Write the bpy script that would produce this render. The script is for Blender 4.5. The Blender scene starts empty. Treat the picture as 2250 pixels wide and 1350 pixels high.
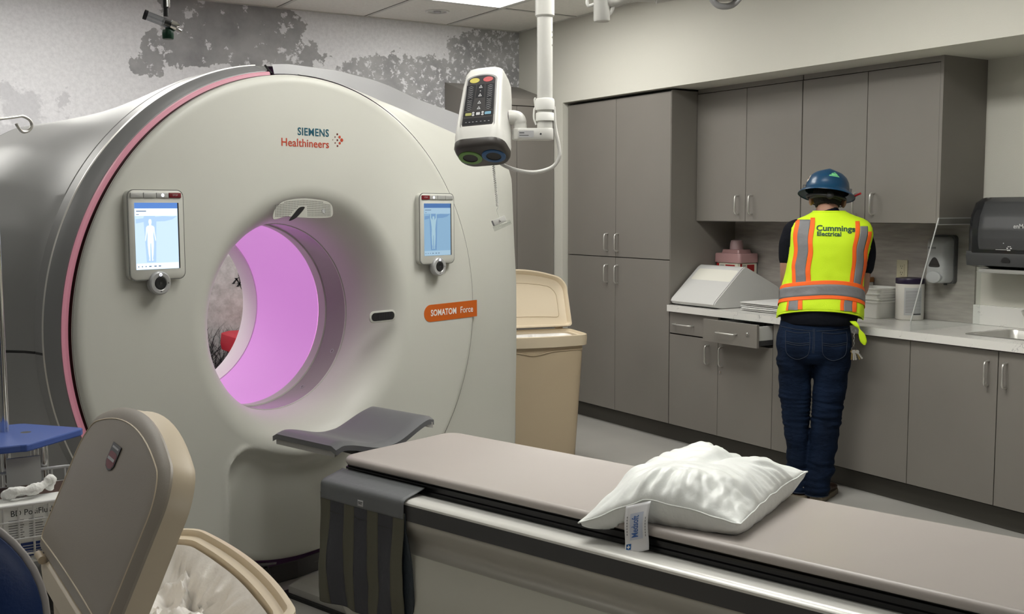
import bpy, bmesh, math, random
from math import sin, cos, pi, radians, sqrt
from mathutils import Vector, Matrix, noise
from mathutils.bvhtree import BVHTree

SC = bpy.context.scene
COL = SC.collection

# ------------------------------------------------------------------ camera
YAW, PITCH, ROLL = radians(32.366), radians(5.218), radians(-0.197)
_f = Vector((sin(YAW)*cos(PITCH), cos(YAW)*cos(PITCH), -sin(PITCH)))
_r = Vector((cos(YAW), -sin(YAW), 0))
_u = _r.cross(_f)
_r, _u = cos(ROLL)*_r + sin(ROLL)*_u, -sin(ROLL)*_r + cos(ROLL)*_u
cam_d = bpy.data.cameras.new('camera')
cam_d.sensor_width = 36.0
cam_d.lens = 2354.08/2250*36.0
cam_d.clip_start = 0.05
cam = bpy.data.objects.new('camera', cam_d)
cam.matrix_world = Matrix(((_r.x, _u.x, -_f.x, 0), (_r.y, _u.y, -_f.y, 0), (_r.z, _u.z, -_f.z, 1.55), (0, 0, 0, 1)))
COL.objects.link(cam)
SC.camera = cam

# ------------------------------------------------------------------ world, exposure
SC.view_settings.view_transform = 'Standard'
SC.view_settings.look = 'None'
SC.view_settings.exposure = 0.12
SC.view_settings.gamma = 1.0
SC.view_settings.use_curve_mapping = False
W = bpy.data.worlds.new('world'); SC.world = W
W.use_nodes = True
W.node_tree.nodes['Background'].inputs[0].default_value = (0.9, 0.95, 1.0, 1)
W.node_tree.nodes['Background'].inputs[1].default_value = 0.02
SC.cycles.max_bounces = 8
SC.cycles.caustics_reflective = False
SC.cycles.caustics_refractive = False
SC.cycles.use_denoising = True
# ceiling light panels (x0, x1, y0, y1, emission strength)
PANELS = [(3.31, 3.95, 5.09, 6.36, 12.5), (2.66, 3.29, 2.49, 3.76, 23.0), (0.72, 1.35, 5.09, 6.36, 10.0),
          (1.37, 1.99, 2.49, 3.76, 9.5), (2.66, 3.29, -1.40, -0.12, 3.0), (0.07, 0.70, -1.40, -0.12, 9.0), (-1.23, -0.60, 2.49, 3.76, 4.0), (-0.58, 0.05, 5.09, 6.36, 11.0)]  # last two panels are unseen, added to brighten the bin lid and mural
LIGHT_COL = (1.0, 0.985, 0.93)

# ------------------------------------------------------------------ materials
MATS = {}
def mat(name, color, rough=0.5, metal=0.0, var=None, bump=None, emit=None, trans=0.0, alpha=1.0, coat=0.0, spec=0.5, sheen=0.0, ior=1.45):
    """Procedural principled material: var=(scale, amount, (sx,sy,sz)), bump=(scale, strength, (sx,sy,sz))."""
    if name in MATS: return MATS[name]
    m = bpy.data.materials.new(name); m.use_nodes = True
    nt = m.node_tree; N = nt.nodes; L = nt.links
    b = N['Principled BSDF']
    b.inputs['Base Color'].default_value = (*color, 1)
    b.inputs['Roughness'].default_value = rough
    b.inputs['Metallic'].default_value = metal
    b.inputs['Specular IOR Level'].default_value = spec
    b.inputs['IOR'].default_value = ior
    b.inputs['Coat Weight'].default_value = coat
    b.inputs['Transmission Weight'].default_value = trans
    b.inputs['Alpha'].default_value = alpha
    b.inputs['Sheen Weight'].default_value = sheen
    if emit:
        b.inputs['Emission Color'].default_value = (*emit[0], 1)
        b.inputs['Emission Strength'].default_value = emit[1]
    def nz(scale, sv, detail=4.0):
        tc = N.new('ShaderNodeTexCoord'); mp = N.new('ShaderNodeMapping')
        mp.inputs['Scale'].default_value = sv
        L.new(tc.outputs['Object'], mp.inputs['Vector'])
        t = N.new('ShaderNodeTexNoise'); t.inputs['Scale'].default_value = scale; t.inputs['Detail'].default_value = detail
        L.new(mp.outputs['Vector'], t.inputs['Vector'])
        return t.outputs['Fac']
    if var:
        sv = var[2] if len(var) > 2 else (1, 1, 1)
        fac = nz(var[0], sv)
        mr = N.new('ShaderNodeMapRange')
        mr.inputs['From Min'].default_value = 0.3; mr.inputs['From Max'].default_value = 0.7
        mr.inputs['To Min'].default_value = 1 - var[1]; mr.inputs['To Max'].default_value = 1 + var[1]
        L.new(fac, mr.inputs['Value'])
        vm = N.new('ShaderNodeVectorMath'); vm.operation = 'SCALE'
        vm.inputs[0].default_value = color
        L.new(mr.outputs['Result'], vm.inputs['Scale'])
        L.new(vm.outputs['Vector'], b.inputs['Base Color'])
    if bump:
        sv = bump[2] if len(bump) > 2 else (1, 1, 1)
        fac = nz(bump[0], sv, 3.0)
        bp = N.new('ShaderNodeBump'); bp.inputs['Strength'].default_value = bump[1]
        bp.inputs['Distance'].default_value = bump[3] if len(bump) > 3 else 0.01
        L.new(fac, bp.inputs['Height']); L.new(bp.outputs['Normal'], b.inputs['Normal'])
    MATS[name] = m
    return m

def thin_clear(name, tint, gloss=0.06, rough=0.03):
    """Clear sheet plastic or glass: see-through with a faint reflection."""
    if name in MATS: return MATS[name]
    m = bpy.data.materials.new(name); m.use_nodes = True
    nt = m.node_tree; N = nt.nodes; L = nt.links
    N.remove(N['Principled BSDF'])
    t = N.new('ShaderNodeBsdfTransparent'); t.inputs[0].default_value = (*tint, 1)
    g = N.new('ShaderNodeBsdfGlossy'); g.inputs['Roughness'].default_value = rough
    x = N.new('ShaderNodeMixShader'); x.inputs[0].default_value = gloss
    L.new(t.outputs[0], x.inputs[1]); L.new(g.outputs[0], x.inputs[2]); L.new(x.outputs[0], N['Material Output'].inputs[0])
    MATS[name] = m
    return m

# ------------------------------------------------------------------ object helpers
ORG = {}
def tag(o, label=None, cat=None, group=None, kind=None):
    if label: o['label'] = label
    if cat: o['category'] = cat
    if group: o['group'] = group
    if kind: o['kind'] = kind
    return o
def thing(name, label, cat, loc, group=None):
    o = bpy.data.objects.new(name, None); COL.objects.link(o)
    o.empty_display_size = 0.05
    o.location = loc; ORG[o.name] = Vector(loc)
    return tag(o, label, cat, group)

def frame(o, ux, uy):
    """4x4 with origin o, local x = ux, local y = uy, local z = their normal."""
    ux = Vector(ux).normalized(); uz = ux.cross(Vector(uy)).normalized(); uy = uz.cross(ux)
    o = Vector(o)
    return Matrix(((ux.x, uy.x, uz.x, o.x), (ux.y, uy.y, uz.y, o.y), (ux.z, uy.z, uz.z, o.z), (0, 0, 0, 1)))

def spline(pts, n=8, closed=False):
    """Catmull-Rom through points (any dimension as Vector)."""
    P = [Vector(p) for p in pts]; out = []
    m = len(P)
    rng = range(m if closed else m-1)
    for i in rng:
        p0 = P[(i-1) % m] if (closed or i > 0) else P[0]*2-P[1]
        p1 = P[i]; p2 = P[(i+1) % m]
        p3 = P[(i+2) % m] if (closed or i+2 < m) else P[-1]*2-P[-2]
        for k in range(n):
            t = k/n
            out.append(0.5*((2*p1)+(p2-p0)*t+(2*p0-5*p1+4*p2-p3)*t*t+(3*p1-p0-3*p2+p3)*t**3))
    if not closed: out.append(P[-1])
    return out

class MB:
    def __init__(s): s.v = []; s.f = []; s.m = []
    def add(s, vs, fs, T=None, mi=0):
        k = len(s.v)
        s.v += [(T @ Vector(p)) if T is not None else Vector(p) for p in vs]
        s.f += [tuple(i+k for i in f) for f in fs]; s.m += [mi]*len(fs)
        return s
    def box(s, x0, x1, y0, y1, z0, z1, T=None, mi=0):
        vs = [(x, y, z) for z in (z0, z1) for y in (y0, y1) for x in (x0, x1)]
        return s.add(vs, [(0, 2, 3, 1), (4, 5, 7, 6), (0, 1, 5, 4), (2, 6, 7, 3), (0, 4, 6, 2), (1, 3, 7, 5)], T, mi)
    def loft(s, rings, closed=True, cap0=True, cap1=True, T=None, mi=0, wrap=False):
        n = len(rings[0]); vs = [p for r in rings for p in r]; fs = []
        R = len(rings)
        for i in range(R if wrap else R-1):
            a = i*n; b = ((i+1) % R)*n
            for j in range(n if closed else n-1):
                k = (j+1) % n
                fs.append((a+j, a+k, b+k, b+j))
        if not wrap and closed:
            if cap0: fs.append(tuple(range(n-1, -1, -1)))
            if cap1: fs.append(tuple(range((R-1)*n, R*n)))
        return s.add(vs, fs, T, mi)
    def tube(s, path, r, n=10, closed=False, T=None, mi=0, cap=True):
        P = [Vector(p) for p in path]; m = len(P); rings = []
        up = None
        for i in range(m):
            if closed: d = P[(i+1) % m]-P[i-1]
            else: d = P[min(i+1, m-1)]-P[max(i-1, 0)]
            d.normalize()
            if up is None:
                up = Vector((0, 0, 1)) if abs(d.z) < 0.9 else Vector((1, 0, 0))
            a = (up - d*up.dot(d)).normalized(); b = d.cross(a); up = a
            rr = r[i] if isinstance(r, (list, tuple)) else r
            rings.append([P[i]+a*(rr*cos(2*pi*k/n))+b*(rr*sin(2*pi*k/n)) for k in range(n)])
        return s.loft(rings, True, cap, cap, T, mi, wrap=closed)
    def lathe(s, prof, n=32, T=None, mi=0, cap0=True, cap1=True):
        rings = [[(r*cos(2*pi*k/n), r*sin(2*pi*k/n), z) for k in range(n)] for r, z in prof]
        return s.loft(rings, True, cap0, cap1, T, mi)
    def prism(s, pts, z0, z1, T=None, mi=0):
        return s.loft([[(p[0], p[1], z0) for p in pts], [(p[0], p[1], z1) for p in pts]], True, True, True, T, mi)
    def grid(s, fn, nu, nv, T=None, mi=0):
        vs = [fn(i/nu, j/nv) for j in range(nv+1) for i in range(nu+1)]
        fs = [(j*(nu+1)+i, j*(nu+1)+i+1, (j+1)*(nu+1)+i+1, (j+1)*(nu+1)+i) for j in range(nv) for i in range(nu)]
        return s.add(vs, fs, T, mi)
    def text(s, body, size, T, align='CENTER', bold=0.0, depth=0.0006, sx=1.0, mi=0, fn=None, spacing=1.0):
        c = bpy.data.curves.new('lettering', 'FONT'); c.body = body; c.size = size; c.align_x = align; c.align_y = 'CENTER'
        c.offset = bold; c.extrude = depth; c.space_character = spacing; c.resolution_u = 3
        o = bpy.data.objects.new('lettering', c); COL.objects.link(o)
        dg = bpy.context.evaluated_depsgraph_get()
        me = bpy.data.meshes.new_from_object(o.evaluated_get(dg))
        vs = [(p.co.x*sx, p.co.y, p.co.z) for p in me.vertices]
        if fn: vs = [fn(p) for p in vs]
        s.add(vs, [tuple(p.vertices) for p in me.polygons], None if fn else T, mi)
        bpy.data.objects.remove(o); bpy.data.curves.remove(c); bpy.data.meshes.remove(me)
        return s
    def rrect(s, x0, x1, y0, y1, r, z0, z1, T=None, mi=0, seg=6, bev=0.0):
        pts = rrpts(x0, x1, y0, y1, r, seg)
        if bev > 0:
            q = rrpts(x0+bev, x1-bev, y0+bev, y1-bev, max(r-bev, 0.0005), seg)
            k = bev*0.3; q2 = rrpts(x0+k, x1-k, y0+k, y1-k, max(r-k, 0.0005), seg)
            return s.loft([[(*p, z0) for p in pts], [(*p, z1-bev) for p in pts], [(*p, z1-k) for p in q2], [(*p, z1) for p in q]], T=T, mi=mi)
        return s.prism(pts, z0, z1, T, mi)
    def build(s, name, mats, parent=None, smooth=35, bevel=0.0, subsurf=0, solid=0.0, label=None):
        off = ORG[parent.name] if parent is not None else Vector((0, 0, 0))
        me = bpy.data.meshes.new(name)
        me.from_pydata([p-off for p in s.v], [], s.f)
        if not isinstance(mats, (list, tuple)): mats = [mats]
        for m in mats: me.materials.append(m)
        if len(mats) > 1: me.polygons.foreach_set('material_index', s.m)
        me.validate(); me.update()
        bm = bmesh.new(); bm.from_mesh(me); bmesh.ops.recalc_face_normals(bm, faces=bm.faces); bm.to_mesh(me); bm.free()
        if smooth:
            me.polygons.foreach_set('use_smooth', [True]*len(me.polygons))
            me.set_sharp_from_angle(angle=radians(smooth))
        o = bpy.data.objects.new(name, me); COL.objects.link(o)
        if bevel:
            md = o.modifiers.new('bevel', 'BEVEL'); md.width = bevel; md.segments = 2; md.limit_method = 'ANGLE'; md.angle_limit = radians(40)
        if solid:
            md = o.modifiers.new('solid', 'SOLIDIFY'); md.thickness = solid; md.offset = 0
        if subsurf:
            md = o.modifiers.new('sub', 'SUBSURF'); md.levels = subsurf; md.render_levels = subsurf
        if parent is not None: o.parent = parent
        ORG[o.name] = off
        if label: o['label'] = label
        return o

def rrpts(x0, x1, y0, y1, r, seg=6):
    out = []
    for cx, cy, a0 in ((x1-r, y1-r, 0), (x0+r, y1-r, 90), (x0+r, y0+r, 180), (x1-r, y0+r, 270)):
        for k in range(seg+1):
            a = radians(a0+90*k/seg); out.append((cx+r*cos(a), cy+r*sin(a)))
    return out

def solo(mb, name, mats, label, cat, group=None, kind=None, **kw):
    o = mb.build(name, mats, None, **kw)
    return tag(o, label, cat, group, kind)
def struct(mb, name, mats, parent=None, **kw):
    o = mb.build(name, mats, parent, **kw)
    if parent is None: o['kind'] = 'structure'
    return o
def sstep(a, b, x):
    t = min(1, max(0, (x-a)/(b-a))); return t*t*(3-2*t)

# ------------------------------------------------------------------ common materials
M_WALL = mat('wall_paint', (0.62, 0.61, 0.55), 0.7, bump=(180, 0.08))
M_CEIL = mat('ceiling_tile', (0.82, 0.81, 0.76), 0.85, var=(60, 0.04), bump=(220, 0.2))
M_TBAR = mat('ceiling_bar', (0.62, 0.62, 0.58), 0.6)
M_FLOOR = mat('vinyl_floor', (0.42, 0.41, 0.385), 0.35, var=(3.0, 0.05), bump=(40, 0.02))
M_CAB = mat('cabinet_laminate', (0.205, 0.190, 0.172), 0.42, var=(2.0, 0.04), bump=(300, 0.03))
M_CABD = mat('cabinet_gap', (0.03, 0.027, 0.024), 0.7)
M_STEEL = mat('brushed_steel', (0.72, 0.71, 0.68), 0.32, 0.85)
M_CHROME = mat('chrome', (0.75, 0.75, 0.74), 0.12, 1.0)
M_BASE = mat('cove_base', (0.075, 0.07, 0.06), 0.55)
M_WHITE = mat('white_plastic', (0.72, 0.72, 0.69), 0.35)
M_OFFW = mat('scanner_white', (0.52, 0.52, 0.475), 0.38, spec=0.4)
M_BLACK = mat('black_plastic', (0.012, 0.012, 0.013), 0.4)
M_DARK = mat('dark_plastic', (0.04, 0.04, 0.042), 0.45)
M_GREY = mat('grey_plastic', (0.22, 0.22, 0.225), 0.4)
M_LGREY = mat('light_grey_plastic', (0.42, 0.42, 0.43), 0.4)
M_INK = mat('dark_ink', (0.02, 0.022, 0.025), 0.6)
M_PAPER = mat('white_paper', (0.78, 0.78, 0.76), 0.7)
M_RED = mat('red_plastic', (0.45, 0.015, 0.02), 0.35)
M_BEIGE = mat('beige_plastic', (0.52, 0.42, 0.29), 0.45, bump=(250, 0.05))
M_CREAM = mat('cream_plastic', (0.66, 0.56, 0.41), 0.42)
M_BINLID = mat('shaded_lid', (0.33, 0.29, 0.24), 0.42, bump=(300, 0.05))  # lid's outer face, its shade put into the colour
# ================================================================== ROOM
ZC = 2.925
XW, XB, YM = 4.61, 5.24, 7.16          # soffit / wall face, niche back wall, mural wall
X0, Y0 = -2.2, -3.6
mb = MB(); mb.box(X0-0.1, XB+0.1, Y0-0.1, YM+0.1, -0.08, 0.0)
struct(mb, 'floor', M_FLOOR, smooth=0)
mb = MB(); mb.box(X0-0.1, XB+0.1, Y0-0.1, YM+0.1, ZC, ZC+0.08)
struct(mb, 'ceiling', M_CEIL, smooth=0)
# ceiling grid: bars along both directions, running past the corner of the room
GX = [XW-0.012, 3.97, 3.30, 2.65, 2.0, 1.36, 0.71, 0.06, -0.59, -1.24, -1.89]
GY = [YM-0.012, 6.375, 5.075, 3.775, 2.475, 1.175, -0.125, -1.425, -2.725]
mb = MB()
for x in GX: mb.box(x-0.012, x+0.012, Y0, YM, ZC-0.004, ZC+0.01)
for y in GY: mb.box(X0, XW, y-0.012, y+0.012, ZC-0.0045, ZC+0.01)
struct(mb, 'trim_1', M_TBAR, smooth=0)
mb = MB()
for x in GX[1:]:
    for s in (-0.0135, 0.0135): mb.box(x+s-0.0018, x+s+0.0018, Y0, YM, ZC-0.0015, ZC+0.01)
for y in GY[1:]:
    for s in (-0.0135, 0.0135): mb.box(X0, XW, y+s-0.0018, y+s+0.0018, ZC-0.0015, ZC+0.01)
struct(mb, 'trim_2', M_DARK, smooth=0)
# right wall: flush wall with the cabinet niche cut in
YN = 6.565
mb = MB()
mb.box(XW, XB+0.1, YN, YM+0.1, 0, ZC)                   # wall left of the tall cabinet
mb.box(XW, XB+0.1, Y0-0.1, YN, 2.332, ZC)               # soffit over the niche
struct(mb, 'wall_right', M_WALL, smooth=0)
mb = MB(); mb.box(XB, XB+0.1, Y0-0.1, YN, 0, 2.332)
struct(mb, 'wall_niche', M_WALL, smooth=0)
mb = MB(); mb.box(X0-0.1, X0, Y0-0.1, YM+0.1, 0, ZC)
struct(mb, 'wall_left', mat('low_bounce_grey', (0.22, 0.22, 0.215), 0.7), smooth=0)  # unseen wall, darkened to cut light bouncing onto the scanner
mb = MB(); mb.box(X0, XB+0.1, Y0-0.1, Y0, 0, ZC)
struct(mb, 'wall_front', mat('low_bounce_grey', (0.22, 0.22, 0.215), 0.7), smooth=0)  # unseen wall behind the camera, kept dark to reduce bounce

# mural wallpaper: watercolour trees printed in greys on pale paper
def mural_material():
    m = bpy.data.materials.new('mural_wallpaper'); m.use_nodes = True
    nt = m.node_tree; N = nt.nodes; L = nt.links
    b = N['Principled BSDF']; b.inputs['Roughness'].default_value = 0.75
    tc = N.new('ShaderNodeTexCoord')
    def noi(scale, detail, rough=0.5):
        t = N.new('ShaderNodeTexNoise'); t.inputs['Scale'].default_value = scale; t.inputs['Detail'].default_value = detail
        t.inputs['Roughness'].default_value = rough
        L.new(tc.outputs['Object'], t.inputs['Vector']); return t
    def vmath(op, a, bb=None, v=None):
        n = N.new('ShaderNodeVectorMath'); n.operation = op
        L.new(a, n.inputs[0])
        if bb is not None: L.new(bb, n.inputs[1])
        if v is not None: n.inputs[1].default_value = v
        return n
    def fm(op, a, bb):
        n = N.new('ShaderNodeMath'); n.operation = op
        for i, q in enumerate((a, bb)):
            if isinstance(q, (int, float)): n.inputs[i].default_value = q
            else: L.new(q, n.inputs[i])
        return n.outputs[0]
    def blobs(ells, amp1, s1, amp2, s2):
        w1 = vmath('MULTIPLY', vmath('SUBTRACT', noi(s1, 3).outputs['Color'], v=(0.5, 0.5, 0.5)).outputs[0], v=(amp1, 0, amp1))
        w2 = vmath('MULTIPLY', vmath('SUBTRACT', noi(s2, 4, 0.6).outputs['Color'], v=(0.5, 0.5, 0.5)).outputs[0], v=(amp2, 0, amp2))
        p = vmath('ADD', vmath('ADD', tc.outputs['Object'], w1.outputs[0]).outputs[0], w2.outputs[0])
        cur = None
        for cx, cz, a, c in ells:
            q = vmath('MULTIPLY', vmath('SUBTRACT', p.outputs[0], v=(cx, 0, cz)).outputs[0], v=(1/a, 0, 1/c))
            ln = N.new('ShaderNodeVectorMath'); ln.operation = 'LENGTH'; L.new(q.outputs[0], ln.inputs[0])
            d = fm('SUBTRACT', 1.0, ln.outputs['Value'])
            cur = d if cur is None else fm('MAXIMUM', cur, d)
        return cur
    def mask(v, lo, hi):
        r = N.new('ShaderNodeMapRange'); r.inputs['From Min'].default_value = lo; r.inputs['From Max'].default_value = hi
        L.new(v, r.inputs['Value']); return r.outputs[0]
    def mix(fac, a, bb):
        n = N.new('ShaderNodeMix'); n.data_type = 'RGBA'
        L.new(fac, n.inputs[0])
        for i, q in ((6, a), (7, bb)):
            if isinstance(q, tuple): n.inputs[i].default_value = (*q, 1)
            else: L.new(q, n.inputs[i])
        return n.outputs[2]
    oak = blobs([(2.20, 2.84, .34, .20), (2.50, 2.78, .36, .20), (2.0, 2.60, .24, .13), (2.70, 2.66, .26, .12), (2.40, 2.62, .34, .13), (1.78, 2.50, .11, .09), (2.86, 2.60, .12, .07)], .26, 5.5, .13, 22)
    fir = blobs([(3.38, 2.42, .30, .24), (3.68, 2.40, .28, .27), (3.25, 2.50, .12, .12), (3.52, 2.56, .10, .12), (3.80, 2.58, .10, .12), (4.25, 2.72, .30, .20), (4.45, 2.62, .30, .26), (4.20, 2.48, .44, .22), (4.55, 2.85, .20, .10), (3.95, 2.40, .3, .2)], .22, 9, .15, 34)
    small = blobs([(0.92, 2.24, .22, .06), (1.02, 2.14, .12, .09), (1.25, 2.22, .05, .09), (0.86, 2.32, .06, .10), (1.14, 1.95, .5, .12)], .22, 9, .14, 34)
    low = blobs([(2.2, .55, .5, .62), (2.3, 1.1, .3, .18), (3.2, .6, .7, .6)], .35, 6, .16, 26)
    holes = noi(11, 6, 0.65).outputs['Fac']
    hm = mask(holes, 0.395, 0.425)
    wash = noi(3.2, 6, 0.6).outputs['Fac']
    fine = noi(38, 5, 0.7).outputs['Fac']
    paper = mix(mask(fine, 0.30, 0.62), (0.76, 0.76, 0.79), (0.88, 0.88, 0.91))
    speck = mask(noi(70, 3, .7).outputs['Fac'], 0.66, 0.72)
    paper = mix(fm('MULTIPLY', speck, .35), paper, (0.52, 0.52, 0.55))
    g1 = mix(mask(wash, 0.38, 0.62), (0.31, 0.31, 0.32), (0.46, 0.46, 0.47))
    g2 = mix(mask(wash, 0.35, 0.65), (0.30, 0.30, 0.312), (0.50, 0.50, 0.51))
    c = mix(fm('MULTIPLY', mask(oak, 0.0, 0.025), hm), paper, g1)
    c = mix(fm('MULTIPLY', mask(fir, 0.0, 0.03), mask(noi(24, 6, .7).outputs['Fac'], 0.40, 0.46)), c, g2)
    c = mix(fm('MULTIPLY', mask(small, 0.0, 0.25), 0.38), c, (0.40, 0.40, 0.43))
    c = mix(fm('MULTIPLY', mask(low, -0.1, 0.25), 0.75), c, mix(mask(noi(14, 6, .7).outputs['Fac'], .35, .65), (0.24, 0.24, 0.24), (0.58, 0.57, 0.58)))
    L.new(c, b.inputs['Base Color'])
    return m
M_MURAL = mural_material()
mb = MB(); mb.box(X0, XW, YM, YM+0.1, 0, ZC)
wall_back = struct(mb, 'wall_back', M_MURAL, smooth=0)
# ink twigs printed on the mural low behind the scanner
mb = MB(); rng = random.Random(5)
def twig(p, ang, ln, w, depth):
    q = (p[0]+cos(ang)*ln, p[1]+sin(ang)*ln)
    n = (-sin(ang)*w, cos(ang)*w)
    k = 0.6
    mb.add([(p[0]+n[0], YM-0.0015-0.0003*depth, p[1]+n[1]), (p[0]-n[0], YM-0.0015-0.0003*depth, p[1]-n[1]), (q[0]-n[0]*k, YM-0.0015-0.0003*depth, q[1]-n[1]*k), (q[0]+n[0]*k, YM-0.0015-0.0003*depth, q[1]+n[1]*k)], [(0, 1, 2, 3)])
    if depth > 0:
        for k in range(3):
            twig(q if k < 2 else ((p[0]+q[0])/2, (p[1]+q[1])/2), ang+rng.uniform(-0.8, 0.8), ln*rng.uniform(.55, .85), w*.7, depth-1)
for x in (2.02, 2.06, 2.10, 2.14, 2.19, 2.26): twig((x, 0.18), pi/2+rng.uniform(-.3, .3), 0.20, 0.0035, 4)
def brush(pts, w):
    q = spline([(a, 0, b) for a, b in pts], 6); n = len(q)-1
    L = [(p.x+w*(1.15-k/n)*(1 if k % 2 else .75), YM-.002, p.z) for k, p in enumerate(q)]; R = [(p.x-w*(1.15-k/n)*(.8 if k % 3 else 1), YM-.002, p.z) for k, p in enumerate(q)]
    mb.loft([L, R], closed=False)
brush([(2.175, 1.165), (2.16, 1.12), (2.145, 1.06), (2.13, 1.02), (2.115, .96)], .008)
brush([(2.19, 1.175), (2.175, 1.17), (2.165, 1.15)], .010)
for a, b in (((2.29, 1.05), (2.345, 1.10)), ((2.30, 1.055), (2.36, 1.03)), ((2.31, 1.09), (2.35, 1.01)), ((2.335, 1.12), (2.34, 1.04)), ((2.32, 1.03), (2.37, 1.075))): brush([a, ((a[0]+b[0])/2, (a[1]+b[1])/2+.008), b], .009)
brush([(2.12, .62), (2.17, .73), (2.23, .79), (2.28, .80)], .002)
mb.build('mural_twigs', M_INK, wall_back, smooth=0)

# cove base along the cabinet toe kick
mb = MB(); mb.box(4.725, 4.80, -3.0, YN, 0.0, 0.125); mb.box(4.719, 4.727, -3.0, YN, 0.0, 0.10)
struct(mb, 'baseboard_right', M_BASE, smooth=0, bevel=0.002)
# backsplash laminate panel behind the counter
M_SPLASH = mat('splash_laminate', (0.34, 0.315, 0.29), 0.45, var=(6, 0.16, (1, 1.2, 9)), bump=(90, 0.04, (1, 1, 6)))
mb = MB(); mb.box(5.226, XB, 3.555, 5.39, 0.921, 1.50)
struct(mb, 'trim_3', M_SPLASH, smooth=0)

# ceiling lights
M_PANEL_CACHE = {}
for i, (x0, x1, y0, y1, st) in enumerate(PANELS):
    near = [' over the scanner by the mural wall', ' above the counter side of the table', ' above the left side of the scanner', ' in front of the scanner bore', ' at the back of the room on the counter side', ' at the back of the room on the left side', ' added over the left aisle to light the bin lid', ' added over the left aisle to light the mural'][i]
    t = thing('ceiling_light', 'recessed ceiling light panel'+near, 'ceiling light', ((x0+x1)/2, (y0+y1)/2, ZC), 'recessed ceiling light panels')
    key = st
    if key not in M_PANEL_CACHE:
        M_PANEL_CACHE[key] = mat('light_diffuser_%g' % st, (0.9, 0.9, 0.88), 0.5, emit=(LIGHT_COL, st))
    mb = MB(); mb.box(x0+0.03, x1-0.03, y0+0.03, y1-0.03, ZC-0.0055, ZC-0.002)
    mb.build('diffuser', M_PANEL_CACHE[key], t, smooth=0)
    mb = MB()
    for a in ((x0, x1, y0, y0+0.03), (x0, x1, y1-0.03, y1), (x0, x0+0.03, y0+0.03, y1-0.03), (x1-0.03, x1, y0+0.03, y1-0.03)): mb.box(*a, ZC-0.008, ZC-0.0005)
    mb.build('frame', M_WHITE, t, smooth=0)
# downlight (switched off)
t = thing('downlight', 'round recessed downlight, switched off, in a ceiling tile', 'ceiling light', (3.645, 6.71, ZC))
mb = MB(); T = Matrix.Translation((3.645, 6.71, ZC))
mb.lathe([(0.066, -0.002), (0.070, -0.007), (0.082, -0.007), (0.086, -0.0005), (0.066, -0.0005)], 40, T, cap0=False, cap1=False)
mb.build('trim_ring', M_WHITE, t)
mb = MB(); mb.lathe([(0.066, -0.003), (0.045, -0.0015), (0.0, -0.001)], 40, T, cap0=False, cap1=False)
mb.build('reflector', mat('downlight_reflector', (0.5, 0.49, 0.45), 0.25, 0.9, bump=(30, .6)), t)
mb = MB(); mb.lathe([(0.0, -0.012), (0.012, -0.011), (0.024, -0.007), (0.027, -0.002)], 24, T, cap0=False, cap1=False)
mb.build('lamp', M_LGREY, t)
# ================================================================== CABINETS
XD = 4.65     # door faces
def wire_handle(p, q, out, parent, r=0.0052, stand=0.034, name='handle'):
    """Wire pull between p and q on a face, standing out along 'out'."""
    p, q, out = Vector(p), Vector(q), Vector(out)
    d = (q-p).normalized(); s = 0.016
    pts = [p, p+out*(stand-s), p+out*(stand-s*0.3)+d*s*0.3, p+out*stand+d*s, q+out*stand-d*s, q+out*(stand-s*0.3)-d*s*0.3, q+out*(stand-s), q]
    mb = MB(); mb.tube(pts, r, 10)
    return mb.build(name, M_STEEL, parent, smooth=60)
OUT = (-1, 0, 0)
def door(x, y0, y1, z0, z1, parent, name='door', th=0.019):
    mb = MB(); mb.box(x, x+th, y0+0.0021, y1-0.0021, z0+0.0018, z1-0.0018)
    return mb.build(name, M_CAB, parent, smooth=0, bevel=0.0012)

# ---- tall cabinet
t = thing('tall_cabinet', 'tall grey laminate storage cabinet with four doors beside the counter', 'cabinet', (4.95, 5.98, 0))
mb = MB()
mb.box(XD+0.0195, XB-0.005, 5.397, 6.555, 0.12, 2.318)
mb.build('carcass', M_CABD, t, smooth=0)
mb = MB(); mb.box(XD+0.001, XB-0.004, 5.392, 5.3965, 0.925, 2.318)
mb.build('side_panel', M_CAB, t, smooth=0)
mb = MB(); mb.box(4.728, XB-0.01, 5.40, 6.55, 0.0, 0.12); mb.build('plinth', M_CABD, t, smooth=0)
ym = 5.976
for y0, y1, hy in ((5.397, ym, 5.945), (ym, 6.555, 6.065)):
    d = door(XD, y0, y1, 1.213, 2.312, t); wire_handle((XD, hy, 1.255), (XD, hy, 1.375), OUT, d)
    d = door(XD, y0, y1, 0.121, 1.211, t); wire_handle((XD, hy, 1.03), (XD, hy, 1.155), OUT, d)

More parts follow.
